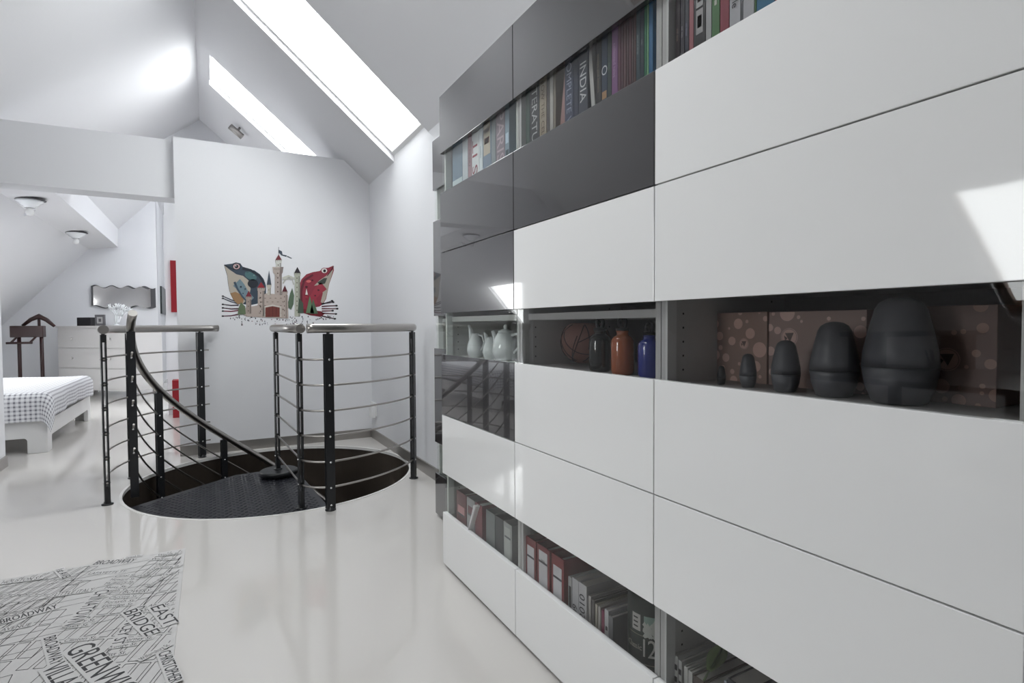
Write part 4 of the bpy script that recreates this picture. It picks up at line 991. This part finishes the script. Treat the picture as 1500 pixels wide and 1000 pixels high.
def bedspread():
    mb = MB(); uvl = mb.bm.loops.layers.uv.new('cloth'); R0 = .07; ZT = .50
    ex, ey = BX - .035, BY0 + .035; dropx, dropy = .25, .27
    def dr(l):
        if l <= 0: return 0, 0
        if l < R0 * PI / 2: return R0 * math.sin(l / R0), R0 * (1 - math.cos(l / R0))
        return R0, R0 + l - R0 * PI / 2
    na, nb = 70, 80; A0, B0 = -(ex - BXL - .06), -(BY1 - ey - .06)
    As = [A0 + (-.2 - A0) * k / 30 for k in range(30)] + [-.2 + (.2 + dropx) * k / 40 for k in range(41)]
    Bs = [B0 + (-.2 - B0) * k / 30 for k in range(30)] + [-.2 + (.2 + dropy) * k / 40 for k in range(41)]
    V = []
    for a in As:
        row = []
        for b in Bs:
            e = .012 * math.sin(b * 9) + .006 * math.sin(a * 13)
            puff = .02 * (1 - min(1, max(0, (a + .5) / .5))) if a < 0 else 0
            if a > 0 and b > 0:
                l = math.hypot(a, b); o_, d_ = dr(l); f = math.atan2(b, a); o_ += .018 * math.sin(2 * f) * min(1, l / .2)
                x, y, z = ex + o_ * math.cos(f), ey - o_ * math.sin(f), ZT - d_
            elif a > 0:
                o_, d_ = dr(a); x, y, z = ex + o_ + .010 * math.sin(b * 14) * min(1, a / .2), ey - b, ZT - d_ * (1 + .12 * math.sin(b * 2.0))
            elif b > 0:
                o_, d_ = dr(b); x, y, z = ex + a, ey - o_ - .006 * math.sin(a * 18) * min(1, b / .2), ZT - d_
            else:
                x, y, z = ex + a, ey - b, ZT + .015 * math.sin(a * 3 + 1) * math.sin(b * 4) * min(1, -a * 4) * min(1, -b * 4)
            row.append((mb.bm.verts.new((x, y, z)), a, b))
        V.append(row)
    mi_ = mb.mi(gm2)
    for i in range(len(V) - 1):
        for j in range(len(V[0]) - 1):
            q = [V[i][j], V[i + 1][j], V[i + 1][j + 1], V[i][j + 1]]; f = mb.bm.faces.new([c[0] for c in q]); f.smooth = True; f.material_index = mi_
            for lp, c in zip(f.loops, q): lp[uvl].uv = (c[1] + 5, c[2] + 5)
    o = mb.build('bedspread'); s_ = o.modifiers.new('thickness', 'SOLIDIFY'); s_.thickness = .006; s_.offset = 1
    tag(o, 'white and grey checked bedspread draped over the low bed', 'bedspread')
bedspread()

# dresser, set diagonally
DC = at(190, 583, 2, 0); DA = math.radians(46)
def dresser():
    fl_, sd_, H = 1.38, .566, 1.07
    root = bpy.data.objects.new('dresser', None); COL.objects.link(root); root.location = (DC.x, DC.y, 0)
    tag(root, 'pale three-drawer chest of drawers standing diagonally at the far end', 'chest of drawers')
    ex = Vector((-math.sin(DA), math.cos(DA), 0)); ey = Vector((math.cos(DA), math.sin(DA), 0))   # along front, into depth
    W_ = Matrix(((ex.x, ey.x, 0, DC.x), (ex.y, ey.y, 0, DC.y), (0, 0, 1, 0), (0, 0, 0, 1)))
    mb = MB(); mb.box(0, fl_, .0, sd_, .10, H - .03, M['dresser'], W_); mb.build('body', root)
    mb = MB(); mb.box(-.015, fl_ + .015, -.02, sd_, H - .03, H, M['dresser'], W_); mb.build('top', root)
    for (a, b) in ((.03, .04), (fl_ - .1, .04), (.03, sd_ - .1), (fl_ - .1, sd_ - .1)):
        mb = MB(); mb.box(a, a + .06, b, b + .06, 0, .10, M['dresser'], W_); mb.build('leg', root)
    zs = [.125, .43, .735, H - .045]
    for i in range(3):
        mb = MB(); mb.box(.02, fl_ - .02, -.018, -.001, zs[i] + .006, zs[i + 1] - .006, M['dresser'], W_); dw = mb.build('drawer', root)
        for kx_ in (.32, fl_ - .32):
            mb = MB(); mx = W_ @ Matrix.Translation((kx_, -.018, (zs[i] + zs[i + 1]) / 2)) @ Matrix.Rotation(PI / 2, 4, 'X'); mb.lathe([(.009, 0), (.009, .012), (.020, .018), (.019, .027), (.008, .031)], M['dresser'], mx=mx, seg=20); mb.build('knob', dw)
    return W_, H
DW, DH = dresser()
def ondress(px):   # distance along the dresser front for a photo column, at its middle depth
    best, bt = 0, 1e9
    for k in range(140):
        p = DW @ Vector((k * .01, .12, DH)); d = p - Vector((0, 0, EYE)); u = 750 + F_PX * d.dot(RGT) / d.dot(FWD)
        if abs(u - px) < bt: best, bt = k * .01, abs(u - px)
    return best
def facing_box(t, d0, wd, dp, h, z): # box on top of dresser turned to its front
    return (t - wd / 2, t + wd / 2, d0, d0 + dp, z, z + h)
t = ondress(120); mb = MB(); mb.box(*facing_box(t, .15, .28, .16, .13, DH), cmat((26, 24, 28), .4, 'box_lacquer'), DW, bev=.004)
tag(mb.build('jewellery_box'), 'small black box on the chest of drawers', 'box')
t = ondress(143); cpos = DW @ Vector((t, .15, DH))
fr = thing('photo_frame', tuple(cpos), 'small grey photo frame between the black box and white branch ornament', 'photo frame')
mb = MB(); fb = facing_box(t, .15, .19, .02, .17, DH); x0_, x1_, a_, b_, z0_, z1_ = fb
for q in ((x0_, x1_, a_, b_, z0_, z0_ + .035), (x0_, x1_, a_, b_, z1_ - .035, z1_), (x0_, x0_ + .035, a_, b_, z0_ + .035, z1_ - .035), (x1_ - .035, x1_, a_, b_, z0_ + .035, z1_ - .035)): mb.box(*q, cmat((110, 108, 112), .4, 'frame'), DW)
mb.build('frame', fr)
mb = MB(); mb.box(x0_ + .035, x1_ - .035, a_ + .005, b_ - .003, z0_ + .035, z1_ - .035, cmat((190, 188, 188), .5, 'print'), DW); mb.box(x0_ + .07, x1_ - .07, a_ + .003, a_ + .005, z0_ + .06, z1_ - .06, cmat((96, 92, 96), .5, 'print'), DW); mb.build('picture', fr)
t = ondress(163); cpos = DW @ Vector((t, .2, DH))
co = thing('branch_ornament', tuple(cpos), 'white coral-like branch ornament on the chest of drawers', 'ornament')
mb = MB(); mb.lathe([(.045, 0), (.04, .012), (.02, .03)], M['porcelain'], cpos, 20); mb.build('base', co)
mb = MB(); rb = random.Random(2)
def branch(p, d, l, r, dep):
    q = p + d * l; mb.tube([p, (p + q) / 2 + Vector((rb.uniform(-.01, .01), rb.uniform(-.01, .01), 0)), q], [r, r * .85, r * .7], M['porcelain'], 8)
    if dep:
        for k in range(3):
            nd = (d + Vector((rb.uniform(-1, 1), rb.uniform(-1, 1), rb.uniform(-.1, .5))) * .8).normalized(); branch(q, nd, l * .78, r * .7, dep - 1)
for k in range(4):
    branch(cpos + Vector((0, 0, .02)), Vector((rb.uniform(-.5, .5), rb.uniform(-.5, .5), 1)).normalized(), .14, .017, 2)
mb.build('branches', co)

# mirror with wavy edge on the far wall, dark frame beyond
ml, mr = at(134, 436, 1, YFAR), at(228, 433, 1, YFAR); zt1, zb1 = at(180, 420, 1, YFAR).z, at(180, 450, 1, YFAR).z
mi_o = thing('wall_mirror', ((ml.x + mr.x) / 2, YFAR, zb1), 'wide mirror with a wavy top and bottom edge on the far wall', 'mirror')
def wavy(x0, x1, z0, z1, y0, y1, m, amp=.022):
    n_ = 40; top = [(x0 + (x1 - x0) * k / n_, z1 + amp * math.sin(k * .62)) for k in range(n_ + 1)]; bot = [(x0 + (x1 - x0) * k / n_, z0 + amp * math.sin(k * .45 + 1)) for k in range(n_ + 1)]
    mb = MB()
    A = [[(p[0], y, p[1]) for y in (y0, y1)] for p in top]; B = [[(p[0], y, p[1]) for y in (y0, y1)] for p in bot]
    mb.grid(A, m, False); mb.grid(B, m, False); mb.grid([[A[k][0], B[k][0]] for k in range(n_ + 1)], m, False); mb.grid([[A[k][1], B[k][1]] for k in range(n_ + 1)], m, False)
    return mb
wavy(ml.x, mr.x, zb1, zt1, YFAR - .03, YFAR - .003, cmat((70, 70, 74), .4, 'frame')).build('frame', mi_o)
wavy(ml.x + .03, mr.x - .07, zb1 + .012, zt1 - .012, YFAR - .036, YFAR - .031, M['mirror'], .02).build('mirror_glass', mi_o)
ys_ = [(at(px, 440, 0, XC)) for px in (234.5, 242)]
mb = MB(); mb.box(XC + .002, XC + .03, ys_[0].y, ys_[1].y, at(238, 460, 0, XC).z, at(238, 422, 0, XC).z, cmat((44, 50, 52), .3, 'frame'))
tag(mb.build('dark_picture'), 'small dark picture on the side wall beyond the mirror', 'picture')

# valet stand
VY = 10.6
def vpt(px, py, dy=0): return at(px, py, 1, VY + dy)
vs_ = thing('valet_stand', tuple(Vector((vpt(45, 560).x, VY, 0))), 'dark wooden clothes valet stand left of the chest of drawers', 'valet stand')
for px in (28, 61):
    p = vpt(px, 500); mb = MB(); mb.tube([(p.x, VY, .0), (p.x, VY, vpt(px, 480).z)], .024, M['darkwood'], 10); mb.build('post', vs_)
    mb = MB(); mb.box(p.x - .03, p.x + .03, VY - .2, VY + .2, 0, .04, M['darkwood'], bev=.006); mb.build('foot', vs_)
a, b = vpt(17, 494), vpt(65, 477); mb = MB(); mb.box(a.x, b.x, VY - .09, VY + .09, a.z, b.z, M['darkwood'], bev=.01); mb.build('tray', vs_)
a, b = vpt(14, 502), vpt(52, 500); mb = MB(); mb.tube([(a.x, VY - .16, a.z), (b.x, VY - .16, a.z)], .016, M['darkwood'], 10)
mb.tube([(a.x + .05, VY - .16, a.z), (a.x + .1, VY - .05, a.z + .09)], .014, M['darkwood'], 8); mb.tube([(b.x - .03, VY - .16, a.z), (b.x + .02, VY - .05, a.z + .09)], .014, M['darkwood'], 8); mb.build('trouser_bar', vs_)
c_, l_, r_2 = vpt(57, 463), vpt(33, 477), vpt(80, 478); mb = MB()
mb.tube([(l_.x, VY, l_.z), ((l_.x + c_.x) / 2, VY, (l_.z + c_.z) / 2 + .02), (c_.x, VY, c_.z), ((r_2.x + c_.x) / 2, VY, (r_2.z + c_.z) / 2 + .02), (r_2.x, VY, r_2.z)], [.02, .028, .04, .03, .02], M['darkwood'], 10); mb.build('jacket_hanger', vs_)
mb = MB(); mb.tube([(c_.x, VY, c_.z), (c_.x, VY, vpt(57, 480).z)], .018, M['darkwood'], 8); mb.build('hanger_stem', vs_)

# ceiling spots
def ceiling_lamp(x, y, z, label):
    root = thing('ceiling_lamp', (x, y, z), label, 'ceiling lamp', 'bedroom ceiling lamps')
    mb = MB(); mb.lathe([(.135, 0), (.135, -.008), (.12, -.012)], cmat((60, 58, 62), .4, 'dark_ring'), (x, y, z), 32); mb.build('mounting_ring', root)  # dark grey ring above the white base
    mb = MB(); mb.lathe([(.118, -.012), (.11, -.03), (.085, -.045), (.075, -.06), (.05, -.07), (.045, -.085)], M['porcelain'], (x, y, z), 32); mb.build('ceramic_base', root)
    mb = MB(); mb.lathe([(.02, -.085), (.034, -.11), (.036, -.13), (.026, -.155), (.006, -.165)], M['plastic_white'], (x, y, z), 20); mb.build('bulb', root)
zf_ = f_sl2.z + .01
xm_ = f_sl2.x + .14
def y_for(px, x, z):
    best = min(range(600, 1130), key=lambda k: abs((750 + F_PX * (Vector((x, k * .01, z - EYE))).dot(RGT) / (Vector((x, k * .01, z - EYE))).dot(FWD)) - px)); return best * .01
ceiling_lamp(xm_, y_for(43, xm_, zf_), f_sl2.z + (f_fr.z - f_sl2.z) * .3, 'white ceramic ceiling lamp with bare bulb, nearer of the two in the bedroom')
ceiling_lamp(xm_, y_for(111, xm_, zf_), f_sl2.z + (f_fr.z - f_sl2.z) * .3, 'white ceramic ceiling lamp with bare bulb, farther of the two in the bedroom')

# red things by the gable wall
a, b = at(249, 381, 1, YG - .06), at(260, 457, 1, YG - .06)
mb = MB(); mb.box(a.x, a.x + .30, YG - .06, YG - .001, b.z, a.z, M['red'], bev=.003); tag(mb.build('red_canvas'), 'deep red canvas hanging on the wall beyond the opening', 'canvas')
a, b = at(252, 557, 1, 7.4), at(264, 612, 1, 7.4)
mb = MB(); mb.box(a.x, a.x + .26, 7.4, 7.58, 0, a.z, M['red'], bev=.006); rb_ = tag(mb.build('red_box'), 'red upright box standing on the floor beyond the opening', 'box')

# wall socket with a white adaptor
p = at(548, 598, 0, XR)
sk = thing('wall_socket', (XR, p.y, p.z), 'white wall socket with plugged-in adaptor in the corner by the stair', 'socket')
mb = MB(); mb.box(XR - .012, XR - .001, p.y - .11, p.y + .11, p.z - .06, p.z + .06, M['plastic_white'], bev=.003); mb.build('face_plate', sk)
mb = MB(); mb.box(XR - .05, XR - .012, p.y - .10, p.y - .01, p.z - .075, p.z + .03, M['plastic_white'], bev=.005); mb.build('adaptor', sk)
# small spotlight on the roof slope
q = at(353, 205, 1, 6.65); x_ = .33
sp = thing('ceiling_spotlight', (x_, 6.75, zr(x_)), 'small steel spotlight on the roof slope above the partition', 'spotlight')
b0 = Vector((x_, 6.75, zr(x_) - .002)); n_ = Vector((-SR, 0, -1)).normalized()
mb = MB(); mb.tube([b0, b0 + n_ * .05], .012, M['steel'], 12); mb.build('stem', sp)
mb = MB(); mb.tube([b0 + n_ * .06 + Vector((-.06, 0, .045)), b0 + n_ * .06 + Vector((.06, 0, -.05))], .032, M['steel'], 20); mb.build('lamp_head', sp)

# ================================================================== furniture seen only as a reflection (left of the viewpoint)
dk = thing('desk', (-1.95, 1.65, 0), 'black desk by the left roof slope, seen mirrored in the glass fronts', 'desk')
mb = MB(); mb.box(-2.6, -1.35, 1.0, 2.2, .72, .75, M['desk'], bev=.004); mb.build('desk_top', dk)
for x_, y_ in ((-2.55, 1.05), (-1.45, 1.05), (-2.55, 2.1), (-1.45, 2.1)):
    mb = MB(); mb.box(x_, x_ + .06, y_, y_ + .06, 0, .72, M['desk']); mb.build('leg', dk)
mb = MB(); mb.box(-2.55, -1.38, 1.62, 1.86, .975, 1.0, M['desk'])
for x_ in (-2.5, -1.46): mb.box(x_, x_ + .025, 1.65, 1.84, .75, .975, M['desk'])
mb.build('raised_shelf', dk)
cp = thing('pencil_cup', (-1.55, 1.45, .75), 'grey cup of pencils on the black desk, mirrored in the glass', 'pencil cup')
mb = MB(); mb.lathe([(.036, .0), (.04, .003), (.042, .1)], cmat((120, 120, 124), .4, 'cup'), (-1.55, 1.45, .751), 24); mb.build('cup', cp)
for k in range(6):
    a = k * 1.05; mb = MB(); mb.tube([(-1.55 + .01 * math.cos(a), 1.45 + .01 * math.sin(a), .758), (-1.55 + .05 * math.cos(a), 1.45 + .05 * math.sin(a), .91)], .004, M['gap'], 6); mb.build('pencil', cp)
ch = thing('desk_chair', (-1.15, 1.0, 0), 'black rounded-back chair beside the desk, mirrored in the glass', 'chair')
mb = MB(); mb.lathe([(.22, .43), (.235, .445), (.23, .465), (.2, .475)], M['desk'], (-1.15, .95, 0), 32); mb.build('seat', ch)
mb = MB(); pts = [(-1.15 + .24 * math.cos(a), .95 - .235 * math.sin(a), .0) for a in [PI * k / 16 for k in range(17)]]
mb.grid([[(p[0], p[1], .5), (p[0], p[1], .5 + .30 * math.sin(PI * k / 16))] for k, p in enumerate(pts)], M['desk']); bk = mb.build('backrest', ch); s_ = bk.modifiers.new('thickness', 'SOLIDIFY'); s_.thickness = .015
for k in range(4):
    a = PI / 4 + k * PI / 2; mb = MB(); mb.tube([(-1.15 + .15 * math.cos(a), .95 + .15 * math.sin(a), .44), (-1.15 + .21 * math.cos(a), .95 + .21 * math.sin(a), 0)], .013, M['desk'], 8); mb.build('leg', ch)
